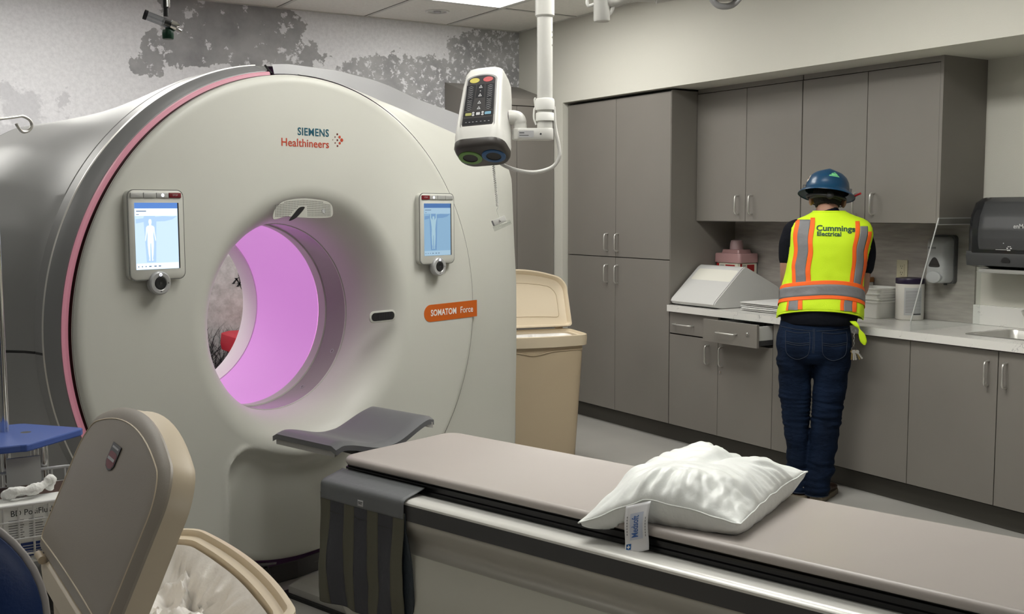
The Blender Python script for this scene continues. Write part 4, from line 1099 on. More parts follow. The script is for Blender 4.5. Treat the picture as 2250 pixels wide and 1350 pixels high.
# cable from the pole to the head
c0 = Vector((PX, PY, 1.93))+RI*.034
mb = MB(); mb.tube(spline([c0+GZ*.02, c0+RI*.006-GZ*.06, c0+RI*.02-GZ*.13, c0+RI*.022-GZ*.175, c0-RI*.005-GZ*.215, c0-RI*.07-GZ*.235, c0-RI*.14-GZ*.228, c0-RI*.20-GZ*.205, c0-RI*.235-GZ*.17], 8), .0075, 10)
mb.build('cable', M_INJ, inj, smooth=60)
mb = MB(); K = Vector((PX, PY, 2.40)); mb.tube([K-RI*.03, K-RI*.10], .028, 18); mb.tube([K-RI*.10, K-RI*.125], [.024, .019], 18); mb.build('pole_knuckle', M_DARK, inj, smooth=40)
# coiled lead with a clear sensor clip hanging under the head
sc = thing('sensor_clip', 'small clear plastic clip on a coiled white lead hanging below the injector', 'sensor', (2.207, 3.59, 1.50))
mb = MB()
a0, a1 = Vector((2.205, 3.612, 1.742)), Vector((2.206, 3.60, 1.560))
pts = [a0+GZ*.018, a0+GZ*.010-RI*.004, a0+GZ*.002-RI*.006]
for k in range(25*8):
    t = k/(25*8); p = a0+(a1-a0)*t-RI*.001+RI*.010*t
    pts.append(p+RI*(.0045*cos(2*pi*k/8))+NI*(.0045*sin(2*pi*k/8))+GZ*0)
e = a1+RI*.012
pts += spline([e+GZ*-.004, e-RI*.006-GZ*.012, e-RI*.004-GZ*.022, e+RI*.002-GZ*.035, e+RI*.004-GZ*.042], 5)
mb.tube(pts, .0015, 6); mb.build('coiled_lead', M_WHITE, sc, smooth=60)
CT = frame(e+RI*.004-GZ*.056, (RI*cos(radians(22))+GZ*sin(radians(22))), (GZ*cos(radians(22))-RI*sin(radians(22))))
mb = MB(); mb.rrect(-.030, .027, -.011, .013, .004, -.008, .008, CT, bev=.002); cl = mb.build('clip_body', M_WHITE, sc)
mb = MB(); mb.rrect(-.0305, -.024, -.010, .012, .002, -.0075, .0085, CT); mb.build('clip_end', M_GREY, cl)
mb = MB(); mb.add([(-.005, -.004, .0085), (.005, -.004, .0085), (0, .006, .0085), (-.0025, -.0022, .0085), (.0025, -.0022, .0085), (0, .003, .0085)], [(0, 1, 4, 3), (1, 2, 5, 4), (2, 0, 3, 5)], CT); mb.build('clip_mark', M_INK, cl, smooth=0)
M_CLEAR = thin_clear('clear_plastic', (.92, .93, .92), .09, .15)
mb = MB(); mb.rrect(-.034, .040, -.022, -.010, .003, -.010, .010, CT, bev=.001); mb.tube([(-.034, -.027, .004), (.040, -.024, .004)], .0045, 10, T=CT); mb.build('clear_holder', M_CLEAR, sc, smooth=40)

# second ceiling arm
arm = thing('support_boom', 'white jointed support boom hanging from the ceiling right of the injector pole', 'ceiling boom', (2.46, 3.275, 2.40))
Q = Vector((2.47, 3.265, 0))
mb = MB(); mb.tube([Q+GZ*2.247, Q+GZ*2.252, Q+GZ*2.47], [.027, .0305, .0305], 28); mb.tube([Q+GZ*2.47, Q+GZ*2.475], [.0305, .02], 28); mb.build('joint', M_INJ, arm, smooth=40)
mb = MB(); E1 = Q+RI*.20+GZ*2.335; mb.tube(spline([Q+GZ*2.33+RI*.01, Q+RI*.05+GZ*2.322, Q+RI*.10+GZ*2.335, E1], 6), [.026]*6+[.019]*6+[.017]*7, 20); mb.build('fork', M_INJ, arm, smooth=60)
mb = MB(); mb.tube(spline([Q+RI*.02+GZ*2.268, Q+RI*.035+GZ*2.285, Q+RI*.045+GZ*2.31], 5), .009, 10); mb.build('rib', M_INJ, arm, smooth=60)
mb = MB(); mb.tube(spline([Q-RI*.03+GZ*2.31, Q-RI*.050+GZ*2.305, Q-RI*.053+GZ*2.33, Q-RI*.03+GZ*2.38], 6), .006, 10); mb.tube(spline([Q+RI*.06+GZ*2.36, Q+RI*.10+GZ*2.332, Q+RI*.16+GZ*2.338, Q+RI*.20+GZ*2.36], 6), .007, 10); mb.build('cable', M_WHITE, arm, smooth=60)
E2 = Vector((2.86, 3.02, 2.385))
mb = MB(); mb.tube([E1, E2], .024, 20); mb.build('spring_arm', M_INJ, arm, smooth=40)
mb = MB(); mb.tube(spline([E2-RI*.055+GZ*-.05, E2-RI*.03-GZ*.078, E2-GZ*.084, E2+RI*.03-GZ*.076, E2+RI*.06-GZ*.045], 6), .012, 12); mb.build('arm_handle', M_LGREY, arm, smooth=60)
mb = MB(); mb.tube([E2-GZ*.06, E2+GZ*.08], .045, 24); mb.tube([E2+GZ*.08, Vector((E2.x, E2.y, ZC-.001))], .030, 24); mb.build('ceiling_column', M_INJ, arm, smooth=40)

# hanging flow meter
fl = thing('flow_meter', 'glass flow meter with a dark green knob hanging from the ceiling on the left', 'flow meter', (.822, 3.10, 2.06))
B0 = Vector((.822, 3.10, 2.06))
mb = MB(); mb.tube([B0+GZ*.03, B0+GZ*.055], .007, 12); mb.tube([B0+GZ*.054, B0+GZ*.085], .0085, 12); mb.tube([B0+GZ*.084, B0+GZ*.09], .004, 12); mb.tube([B0+GZ*.09, B0+GZ*.112], .0105, 12); mb.tube([B0+GZ*.112, B0+GZ*.13], .006, 12); mb.tube([B0+GZ*.13, Vector((B0.x, B0.y, ZC-.001))], .007, 12)
mb.build('hose', M_BLACK, fl, smooth=40)
mb = MB(); mb.tube([B0+GZ*.056+RI*.004, B0+GZ*.082+RI*.004], .008, 12); mb.tube([B0+GZ*.112+RI*.008, B0+RI*.018+GZ*.088], [.007, .013], 14); mb.build('fitting', M_CHROME, fl, smooth=40)
mb = MB(); t0 = B0+RI*.012+GZ*.008; t1 = B0-RI*.048+GZ*.030+NI*.03; mb.tube([t0, t0+(t1-t0)*.96], .0125, 20, cap=False); mb.tube([t1, t1+(t1-t0)*.02], [.0115, .0115], 20); mb.build('glass_tube', thin_clear('flow_glass', (.66, .68, .70), .15, .08), fl, smooth=40)
mb = MB(); mb.tube([t0+(t1-t0)*.93, t1+(t1-t0)*.05], .0138, 20, cap=False); mb.tube([t0, t0+(t1-t0)*.25], .008, 14); mb.build('tube_end', mat('flow_end', (.02, .02, .025), .2), fl, smooth=40)
mb = MB(); mb.tube([t0-(t1-t0)*.0, t0-(t1-t0)*.22], .014, 18); mb.tube([t0-(t1-t0)*.22+GZ*.004, t0-(t1-t0)*.36+GZ*.008], .005, 10); mb.tube([t0-(t1-t0)*.2-GZ*.006, t0-(t1-t0)*.42-GZ*.008], .005, 10); mb.build('body', M_CHROME, fl, smooth=40)
mb = MB(); mb.lathe([(.014, -.032), (.0155, -.030), (.0165, -.010), (.015, -.007), (.008, -.006), (.007, .0)], 24, Matrix.Translation(B0+RI*.004)); mb.build('green_knob', mat('knob_green', (.004, .045, .022), .4), fl, smooth=40)
# ================================================================== BINS
def bin_liner_mat(): return mat('bin_liner', (.86, .84, .81), .30, bump=(45, .25, (1, 1, 1), .006), spec=.6)
def step_bin(o, ax, bx, lid_lean, label, lid_label, liner_label, bow=.05, full=True, hl=.34, hd=.345):
    """o: floor point below the middle of the hinge side; ax along the bin, bx from hinge side to the bowed front."""
    ax, bx = Vector(ax).normalized(), Vector(bx).normalized()
    o = Vector(o); T = Matrix(((ax.x, bx.x, 0, o.x), (ax.y, bx.y, 0, o.y), (0, 0, 1, 0), (0, 0, 0, 1)))
    t = thing('waste_bin', label, 'waste bin', o+bx*.17, 'beige lidded waste bins')
    def ring(z, g, k=1.0):
        pts = []
        L, Dp = (hl-g)*k, (hd-g)*k
        r = .05
        for x, y in rrpts(-L, L, g+(1-k)*.1, Dp, r, 5): pts.append((x, y))
        # bow: push the front outwards with finely divided front
        out = []
        for i, p in enumerate(pts):
            q = pts[(i+1) % len(pts)]
            out.append(p)
            if i % 6 == 5:
                for m in range(1, 16): out.append((p[0]+(q[0]-p[0])*m/16, p[1]+(q[1]-p[1])*m/16))
        return [(x, y+bow*(1-(x/hl)**2)*max(0, (y-.10)/(hd-.10)), z) for x, y in out]
    ZT = .80
    mb = MB()
    mb.loft([ring(.0, .02, .86), ring(.012, .012, .86), ring(.10, .012, .875), ring(.66, .012, .965), ring(.70, .012, .972), ring(.745, .014, .98)], T=T, cap1=False)
    rows = [ring(.745, .014, .98), ring(.70, .022, .97), ring(.30, .022, .92), ring(.03, .03, .86)]
    mb.loft(rows, T=T, cap0=False)
    mb.build('bin_body', M_BEIGE, t, smooth=45)
    mb = MB(); mb.loft([ring(.735, .010, .98), ring(.735, 0, 1), ring(.775, -.003, 1.0), ring(.797, -.001, 1.0), ring(ZT, .004, 1.0), ring(ZT, .012, 1), ring(ZT-.004, .015, 1), ring(ZT-.012, .018, 1), ring(ZT-.014, .034, 1.0), ring(ZT-.05, .036, 1.0)], T=T, cap0=False, cap1=False)
    mb.build('rim', M_CREAM, t, smooth=40, label='cream rim')
    # lip moulded under the rim
    mb = MB()
    pts = []
    for k in range(41):
        x = -hl*.88+2*hl*.88*k/40
        dip = .022*math.exp(-((x+.02)/.085)**2)
        y = (hd-.012)*.968+bow*(1-(x/hl)**2)*.96+.003
        pts.append((x, y, .71-dip))
    mb.tube(pts, .003, 6, T=T); mb.build('grip_lip', M_BEIGE, t, smooth=60)
    # lid, hinged at y=0
    c, s = cos(lid_lean), sin(lid_lean)
    # local lid coords: x along hinge, y up the lid, z = towards the inside of the lid
    LT = T @ Matrix(((1, 0, 0, 0), (0, c, s, .004), (0, s, -c, ZT+.008), (0, 0, 0, 1)))
    def lring(g, z):
        out = []
        hw = hl-g
        for cx, cy, r, a0 in ((hw-.06, .30-g-.06, .06, 0), (-hw+.06, .30-g-.06, .06, 90), (-hw+.02, g+.02, .02, 180), (hw-.02, g+.02, .02, 270)):
            corner = [(cx+r*cos(radians(a0+90*k/8)), cy+r*sin(radians(a0+90*k/8))) for k in range(9)]
            if out:
                p, q = out[-1], corner[0]
                out += [(p[0]+(q[0]-p[0])*m/14, p[1]+(q[1]-p[1])*m/14) for m in range(1, 14)]
            out += corner
        p, q = out[-1], out[0]
        out += [(p[0]+(q[0]-p[0])*m/14, p[1]+(q[1]-p[1])*m/14) for m in range(1, 14)]
        return [(x, y+.072*(1-(x/hl)**2)*min(1, y/.30), z) for x, y in out]
    mb = MB()
    mb.loft([lring(.05, -.012), lring(.022, -.010), lring(.008, -.005), lring(.001, .004), lring(-.003, .036), lring(-.0055, .042), lring(.002, .042), lring(.006, .037), lring(.014, .012), lring(.05, .004)], T=LT)
    lid = mb.build('lid', M_CREAM, t, smooth=40, label=lid_label)
    mb = MB(); mb.loft([lring(.001, .0035), lring(.0005, -.0015), lring(.007, -.0075), lring(.021, -.0125), lring(.05, -.0145)], T=LT, cap0=False)
    mb.build('lid_shell', M_BINLID, lid, smooth=40)  # outer face carries the darker, shaded tone
    mb = MB(); mb.tube(lring(.024, -.0130), .0016, 6, closed=True, T=LT); mb.build('lid_line', M_CREAM, lid, smooth=60)
    mb = MB(); mb.tube(lring(.060, .0045), .0022, 6, closed=True, T=LT); mb.build('lid_rib', M_BEIGE, lid, smooth=60)
    if full:
        BT_ = LT @ Matrix.Translation((.02, .272, -.0155)) @ Matrix(((-1, 0, 0, 0), (0, 1, 0, 0), (0, 0, -1, 0), (0, 0, 0, 1)))
        BT_ = BT_ @ Matrix.Diagonal((1.9, 1.15, 1, 1)); sh = [(-.018, .020), (.018, .020), (.018, -.014), (.012, -.022), (0, -.026), (-.012, -.022), (-.018, -.014)]
        mb = MB(); mb.prism(sh, 0, .0015, BT_); bd = mb.build('badge', mat('badge_black', (.012, .012, .016), .35), lid, smooth=0)
        mb = MB(); mb.prism([(-.0155, .004), (-.008, .0065), (.008, .0065), (.0155, .004), (.0155, -.0135), (.011, -.020), (0, -.0235), (-.011, -.020), (-.0155, -.0135)], .0015, .0019, BT_); mb.build('badge_red', mat('badge_red', (.17, .008, .02), .4), bd, smooth=0)
        mb = MB(); mb.box(-.013, .013, .012, .0155, .0015, .002, BT_); mb.box(-.014, .013, -.009, -.004, .0019, .0023, BT_); mb.build('badge_print', M_LGREY, bd, smooth=0)
    for x in (-hl*.80, hl*.80):
        mb = MB(); mb.tube([(x-.025, -.006, ZT+.004), (x+.025, -.006, ZT+.004)], .009, 12, T=T); mb.build('hinge', M_BEIGE, t, smooth=40)
    # liner bag
    lb = thing('bin_liner', liner_label, 'bin bag', o+bx*.17+GZ*.4, 'white bin liners')
    mb = MB()
    rows = []
    prof = [(.746, .024), (.764, .035), (.775, .041), (.768, .047)] + [(.75-.018*k, .052+.0062*k) for k in range(18)]
    for k, (z, g) in enumerate(prof):
        row = []
        rg = ring(z, min(g, .12), 1.0 - (.02 if k > 3 else 0))
        fineR = []
        for m, p in enumerate(rg):
            q = rg[(m+1) % len(rg)]; fineR += [(p[0]+(q[0]-p[0])*f/3, p[1]+(q[1]-p[1])*f/3, z) for f in range(3)]
        for p in fineR:
            q = Vector((p[0]*6, p[1]*6, z*5)); w = noise.noise_vector(q)*.7
            n1 = noise.noise(q+w); n2 = 1-abs(noise.noise(q*1.9+w*2))*2.4; n3 = 1-abs(noise.noise(q*4.5+w*3.5))*2.6
            a = sstep(.772, .58, z); b_ = sstep(.775, .73, z)
            inw = a*(.02+.05*n1) + b_*(.024*n2 + .016*n3)
            c = Vector((0-p[0]*.8, .19-p[1])).normalized()
            row.append((p[0]+c.x*inw, p[1]+c.y*inw, z+(.010*n1*b_ if k > 3 else .003*n1)))
        rows.append(row)
    def crumple(i, j):
        x = -hl+.055+(2*hl-.11)*i; y = .06+(hd-.085)*j
        e = sstep(0, .22, min(i, 1-i, j, 1-j))
        q = Vector((x*5, y*5, 1)); w = noise.noise_vector(q*1.3)*.5
        h = .655+.07*noise.noise(q+w)+.050*(1-abs(noise.noise(q*2.1+w*2))*2.2)+.022*(1-abs(noise.noise(q*5+w*3))*2)
        return (x+.02*w.x, y+.02*w.y, h*e+(1-e)*.69)
    mb.loft(rows, cap0=False, cap1=False, T=T)
    mb.grid(crumple, 90, 56, T=T)
    mb.build('bag', bin_liner_mat(), lb, smooth=80)
    return t, T
b1, BT1 = step_bin((.352, 2.18, 0), (0, 1, 0), (1, 0, 0), radians(66), 'beige waste bin with its lid up in the left foreground', 'cream lid, outer face coloured as shaded, with a small red and black badge', 'white liner bag crumpled inside the bin in the left foreground', bow=.035)
a2 = radians(105)
b2, BT2 = step_bin((3.585, 5.59, 0), (sin(a2), cos(a2), 0), (cos(a2), -sin(a2), 0), radians(112), 'beige waste bin with its lid up behind the scanner, near the tall cabinet', 'open lid showing its beige inside', 'white liner bag inside the bin near the tall cabinet', bow=.06, full=False)

# red bin seen through the bore
rb = thing('red_waste_bin', 'red waste bin by the mural wall, seen through the scanner bore', 'waste bin', (2.47, 6.85, 0))
mb = MB()
def rbr(z, k): return [(2.47+x*k, 6.83+y*k, z) for x, y in rrpts(-.29, .29, -.22, .22, .04, 5)]
mb.loft([rbr(0, .85), rbr(.635, .95)]); mb.build('bin_body', mat('red_bin', (.20, .008, .02), .4), rb, smooth=40)
mb = MB()
def lidr(z, k, w): return [(2.47+x*k, 6.83+y*k, z-.03+w*(.030*cos(x/.31*pi*2.2))) for x, y in rrpts(-.31, .31, -.24, .24, .05, 8)]
mb.loft([lidr(.655, 1, 0), lidr(.69, 1.02, .4), lidr(.735, 1.0, 1), lidr(.745, .9, 1)]); mb.build('lid', mat('red_bin_lid', (.62, .008, .035), .35), rb, smooth=40)

# ================================================================== IV STAND, BASKET, CHAIR
iv = thing('iv_stand', 'rolling IV stand with a blue tray and a white wire basket', 'iv stand', (.385, 3.20, 0))
ix, iy = .375, 3.20
mb = MB(); mb.tube([(ix, iy, .10), (ix, iy, 1.62)], .012, 16); mb.build('pole', M_CHROME, iv, smooth=50)
mb = MB(); mb.tube([(ix-.0, iy, 1.55), (ix-.0, iy, 1.80)], .007, 12)
mb.tube(spline([(ix, iy, 1.78), (ix+.02, iy, 1.796), (.405, 3.22, 1.799), (.445, 3.255, 1.808), (.466, 3.27, 1.812), (.485, 3.28, 1.803), (.490, 3.283, 1.787), (.479, 3.278, 1.772), (.462, 3.268, 1.770), (.450, 3.26, 1.784), (.447, 3.258, 1.790)], 6), .0042, 10)
mb.build('hook', M_STEEL, iv, smooth=60)
mb = MB(); q = [(.20, 3.00), (.385, 2.99), (.40, 2.985), (.415, 2.995), (.557, 3.118), (.566, 3.135), (.558, 3.148), (.44, 3.29), (.425, 3.296), (.22, 3.30), (.20, 3.285)]
mb.loft([[(x, y, .926) for x, y in q], [(x, y, .946) for x, y in q]]); tr = mb.build('tray', mat('tray_blue', (.055, .105, .36), .38), iv, smooth=0, bevel=.004, label='blue plastic tray')
mb = MB(); mb.lathe([(.014, .9461), (.012, .9466), (.0, .9464)], 20, Matrix.Translation((.422, 3.155, 0)), cap0=False, cap1=False); mb.build('tray_hole', M_DARK, tr)
mb = MB(); mb.tube([(.47, 3.20, .925), (.47, 3.20, .60)], .013, 16); mb.tube([(.445, 3.195, .925), (.445, 3.195, .60)], .008, 12); mb.build('post', M_CHROME, iv, smooth=50)
mb = MB(); mb.tube([(.33, 3.17, .926), (.33, 3.17, .90)], .02, 16); mb.build('clamp', M_DARK, iv, smooth=40)
# wire basket
bx0, bx1, by0, by1, bz0, bz1 = .16, .54, 2.80, 3.17, .69, .835
mb = MB()
def loopz(z, g=0): return [(x, y, z) for x, y in rrpts(bx0+g, bx1-g, by0+g, by1-g, .025, 4)]
for z, r, g in ((bz1, .0045, 0), (bz1-.040, .0028, .002), (bz1-.085, .0028, .005), (bz0+.02, .0028, .009), (bz0, .0034, .011)): mb.tube(loopz(z, g), r, 8, closed=True)
n = 11
for k in range(n):
    x = bx0+.02+(bx1-bx0-.04)*k/(n-1)
    mb.tube([(x, by0, bz1), (x, by0+.011, bz0), (x, by1-.011, bz0), (x, by1, bz1)], .0027, 6)
for k in range(6):
    y = by0+.03+(by1-by0-.06)*k/5
    mb.tube([(bx0, y, bz1), (bx0+.011, y, bz0), (bx1-.011, y, bz0), (bx1, y, bz1)], .0027, 6)
mb.build('wire_basket', mat('basket_white', (.66, .66, .66), .4), iv, smooth=60, label='white wire basket')
mb = MB()
for k in range(5):
    a = 2*pi*k/5+.3
    mb.tube([(ix, iy, .13), (ix+.12*cos(a), iy+.12*sin(a), .10), (ix+.26*cos(a), iy+.26*sin(a), .075)], [.02, .015, .011], 10)
mb.tube([(ix, iy, .08), (ix, iy, .17)], .03, 16); mb.build('foot_star', M_GREY, iv, smooth=40)
for k in range(5):
    a = 2*pi*k/5+.3
    c = Vector((ix+.26*cos(a), iy+.26*sin(a), .036)); T = frame(c-Vector((-sin(a), cos(a), 0))*.012, (cos(a), sin(a), 0), (0, 0, 1))
    mb = MB(); mb.lathe([(.0, -.012), (.034, -.012), (.036, -.008), (.036, .008), (.034, .012), (0, .012)], 18, frame(c, (cos(a), sin(a), 0), (0, 0, 1)), cap0=False, cap1=False); mb.tube([c, c+GZ*.045], .008, 8)
    mb.build('castor', M_BLACK, iv, smooth=40)
# carton and cloths in the basket
bo = thing('carton', 'white carton printed in blue and grey, standing in the wire basket', 'box', (.43, 2.86, .695))
BXF = frame((.185, 2.829, .6965), (1, .0, 0), (0, 0, 1))
mb = MB(); mb.box(0, .325, 0, .136, -.07, 0, BXF); mb.build('carton_body', M_PAPER, bo, smooth=0, bevel=.001)
mb = MB(); mb.text('BD PosiFlush SafeScrub', .021, BXF @ Matrix.Translation((.150, .112, .0006)), align='LEFT', depth=.0001, sx=.92)
mb.build('carton_lettering', M_INK, bo, smooth=0)
mb = MB()
rng = random.Random(8)
for c in range(5):
    for k in range(9):
        w = rng.uniform(.030, .042)
        mb.box(.145+c*.046 if c < 4 else .31, (.145+c*.046 if c < 4 else .31)+min(w, .035), .044+k*.0062, .0462+k*.0062, .0002, .0006, BXF)
mb.build('carton_print', M_GREY, bo, smooth=0)
mb = MB(); mb.box(.165, .318, .001, .036, .0002, .0006, BXF); mb.build('carton_band', mat('carton_navy', (.012, .035, .16), .5), bo, smooth=0)
mb = MB()
for k in range(4): mb.box(.175, .31-.02*k, .006+k*.007, .008+k*.007, .0006, .001, BXF)
mb.build('carton_print', M_LGREY, bo, smooth=0)
gl = thing('folded_cloth', 'crumpled white cloth lying on top of the carton in the basket', 'cloth', (.39, 2.88, .835))
mb = MB()
mb.tube(spline([(.335, 2.875, .846), (.355, 2.86, .856), (.385, 2.865, .853), (.415, 2.875, .858), (.435, 2.885, .868), (.442, 2.89, .862), (.435, 2.90, .85)], 6), [.012+.003*sin(k*.55)+.001*sin(k*2.3) for k in range(37)], 14)
mb.tube(spline([(.33, 2.88, .842), (.345, 2.895, .848), (.38, 2.895, .846), (.41, 2.90, .846)], 6), [.011+.002*sin(k*.8) for k in range(19)], 12)
mb.build('cloth', mat('cloth_white', (.80, .80, .78), .8, bump=(90, .4)), gl, smooth=80)
bc = thing('brown_carton', 'small brown carton behind the white carton in the basket', 'box', (.34, 2.99, .695))
mb = MB(); mb.box(.18, .50, 2.92, 3.06, .6965, .822); mb.build('carton_body', mat('carton_brown', (.07, .04, .03), .6), bc, smooth=0, bevel=.001)
pk = thing('white_packet', 'white packet standing at the back of the wire basket', 'packet', (.43, 3.12, .695))
mb = MB(); mb.box(.365, .45, 3.115, 3.125, .6965, .885); mb.build('sheet', M_PAPER, pk, smooth=0)
# chair in the left foreground
ch = thing('chair', 'dark blue padded chair at the bottom left corner', 'chair', (.03, 1.60, 0))
CX = frame((.035, 1.56, .90), (.985, -.17, 0), (0.03, .08, 1))
M_NAVY = mat('chair_navy', (.004, .024, .105), .5, bump=(200, .06))
def chring(z, g): return [(x, y+.02*(1-(x/.2)**2), z+.06*(x/.2)**2) for x, y in rrpts(-.185+g, .185-g, -.22+g, .235-g, .125-g*.5, 10)]
mb = MB(); mb.loft([chring(-.03, .012), chring(-.022, 0), chring(.006, 0), chring(.020, .012), chring(.030, .05), chring(.033, .10)], T=CX); mb.build('backrest', M_NAVY, ch, smooth=50)
mb = MB(); mb.tube(chring(-.008, -.003), .0055, 8, closed=True, T=CX); mb.build('edge_piping', mat('piping_grey', (.30, .28, .27), .5), ch, smooth=60)
mb = MB(); mb.rrect(-.21, .21, -.20, .22, .06, .42, .49, Matrix.Translation((.03, 1.76, 0)), bev=.02); mb.build('seat', M_NAVY, ch, smooth=50)
for sx in (-.17, .17):
    for sy in (-.16, .18):
        mb = MB(); mb.tube([(.03+sx, 1.76+sy, .425), (.03+sx*1.1, 1.76+sy*1.1, .0)], .012, 10); mb.build('leg', M_STEEL, ch, smooth=50)
mb = MB()
for sx in (-.10, .10): mb.tube(spline([(.03+sx, 1.66, .43), (.033+sx, 1.56, .50), (.036+sx, 1.595, .72), (.036+sx, 1.595, .84)], 6), .011, 10)
mb.build('back_support', M_STEEL, ch, smooth=60)

# ================================================================== ON THE COUNTER
ZT = .9205
# foam wedge
wd = thing('foam_wedge', 'white vinyl foam wedge cushion at the left end of the counter', 'cushion', (4.93, 5.17, .92))
mb = MB()
prof = [(4.70, .9215), (4.655, .930), (4.640, .948), (4.650, .966), (4.878, 1.166), (4.900, 1.178), (4.925, 1.172), (5.195, 1.045), (5.21, 1.03), (5.21, .9215)]
rings = []
for y, g in ((5.375, .012), (5.367, .003), (5.358, 0), (4.975, 0), (4.966, .003), (4.958, .012)):
    rings.append([(x+(4.93-x)*g*1.2, y, max(z+(1.0-z)*g*1.2, .9212+.0) ) for x, z in prof])
mb.loft(rings); mb.build('cover', mat('wedge_vinyl', (.60, .60, .59), .38, bump=(14, .3, (1, 1, 1), .008)), wd, smooth=50)
WF = frame((4.655, 5.365, .967), (0, -1, 0), (.222, 0, .196))
mb = MB(); mb.rrect(.022, .385, .178, .282, .012, -.002, .0022, WF); mb.build('velcro_panel', mat('wedge_panel', (.74, .73, .66), .6), wd, smooth=0, label='cream panel')
mb = MB(); mb.tube([(x, 4.966, z) for x, z in prof[2:6]], .0025, 6); mb.build('seam', mat('wedge_seam', (.33, .33, .33), .6), wd, smooth=60)
# folded linen stack
rng = random.Random(12)
for k in range(5):
    nm = ['at the bottom of', 'second from the bottom of', 'in the middle of', 'second from the top of', 'on top of'][k]
    y0, y1 = 4.48+rng.uniform(-.01, .01), 4.835+rng.uniform(-.012, .008)
    x0 = 4.735+rng.uniform(-.012, .012)
    z0 = ZT+.0005+k*.0113
    mb = MB()
    def lring_(g, z): return [(x+.002*sin(y*40+k), y, z+.0020*noise.noise(Vector((x*9, y*9, k)))) for x, y in rrpts(x0+g, 5.10-g, y0+g, y1-g, .012, 4)]
    mb.loft([lring_(.006, z0+.0018), lring_(0, z0+.004), lring_(0, z0+.0075), lring_(.006, z0+.0095)])
    solo(mb, 'folded_sheet', mat('linen', (.68, .68, .67), .8, bump=(60, .25)), 'folded white sheet '+nm+' the linen stack on the counter', 'linen', 'folded white sheets on the counter', smooth=60)
# sharps container
sh = thing('sharps_container', 'sharps container with a translucent pink lid fixed to the wall above the foam wedge', 'sharps container', (5.12, 5.268, 1.12))
mb = MB()
def sr(z, k): return [(cx+x*k, cy+y*k, z) for x, y in rrpts(-.085, .085, -.115, .115, .02, 5)]
cx, cy = 5.118, 5.262
mb.loft([sr(1.118, .92), sr(1.20, .96)]); mb.build('tub', mat('sharps_tub', (.62, .60, .50), .5), sh, smooth=40)
mb = MB(); mb.box(5.190, 5.2255, 5.17, 5.35, 1.116, 1.19); mb.build('wall_bracket', M_GREY, sh, smooth=0)
M_SHL = mat('sharps_lid', (.40, .235, .235), .25)
mb = MB(); mb.loft([sr(1.190, 1.03), sr(1.192, 1.06), sr(1.245, 1.05), sr(1.252, 1.02), sr(1.254, .8)]); mb.loft([sr(1.254, .72), sr(1.275, .68), sr(1.278, .62)])
mb.build('lid', M_SHL, sh, smooth=40, label='translucent pink lid')
mb = MB(); mb.lathe([(.046, 1.276), (.043, 1.315), (.036, 1.337), (.02, 1.342), (0, 1.342)], 24, Matrix.Translation((cx, cy, 0)), cap1=False); mb.build('funnel', mat('sharps_funnel', (.44, .30, .31), .3), sh, smooth=40)
for nx, (a, b) in enumerate(((cx-.0822, 'x'), (cy-.1115, 'y'))):
    if b == 'x': F = frame((a, cy+.10, 1.12), (0, -1, 0), (0, 0, 1)); w = .20
    else: F = frame((cx-.075, a, 1.12), (1, 0, 0), (0, 0, 1)); w = .15
    mb = MB(); mb.box(.0, w, .0, .066, -.002, .001, F, 0); mb.box(w*.42, w*.86, .012, .058, .001, .0016, F, 1); mb.box(.0, w*.12, .0, .066, .001, .0016, F, 1); mb.box(w*.16, w*.36, .05, .055, .001, .0016, F, 2); mb.box(w*.16, w*.38, .034, .038, .001, .0016, F, 2)
    mb.build('label', [mat('sharps_label', (.62, .60, .50), .6), mat('label_red', (.30, .012, .012), .5), M_GREY], sh, smooth=0)
# stacked clear trays (all of one shape)
M_TRAYP = mat('tray_plastic', (.80, .80, .77), .3)
for k in range(6):
    nm = ['at the bottom', 'second from the bottom', 'third from the bottom', 'third from the top', 'second from the top', 'on top'][k]
    z = ZT+.0005+k*.0155
    mb = MB(); j = .003*((k*37) % 5-2)
    def tr_(g, z): return [(x+j, y+j*.5, z) for x, y in rrpts(5.00+g, 5.205-g, 3.995+g, 4.195-g, .02, 5)]
    mb.loft([tr_(.018, z), tr_(.006, z+.088), tr_(0, z+.090), tr_(0, z+.096), tr_(.004, z+.097), tr_(.010, z+.093), tr_(.021, z+.004)])
    solo(mb, 'plastic_tray', M_TRAYP, 'translucent plastic tray '+nm+' of the nested stack beside the wipes tub', 'tray', 'nested plastic trays on the counter', smooth=40)
ob = thing('snack_tub', 'small white tub with an orange-brown lid behind the nested trays', 'tub', (5.17, 4.265, .92))
mb = MB(); mb.rrect(5.118, 5.220, 4.212, 4.318, .015, ZT, 1.115); mb.build('tub', mat('tub_white', (.66, .64, .60), .4), ob)
mb = MB(); mb.rrect(5.114, 5.2235, 4.208, 4.322, .017, 1.113, 1.142, bev=.006); mb.build('lid', mat('lid_orange', (.26, .10, .02), .4), ob)
mb = MB(); mb.box(5.1165, 5.1178, 4.225, 4.305, 1.03, 1.095); mb.build('label', mat('label_red', (.3, .012, .012), .5), ob, smooth=0)
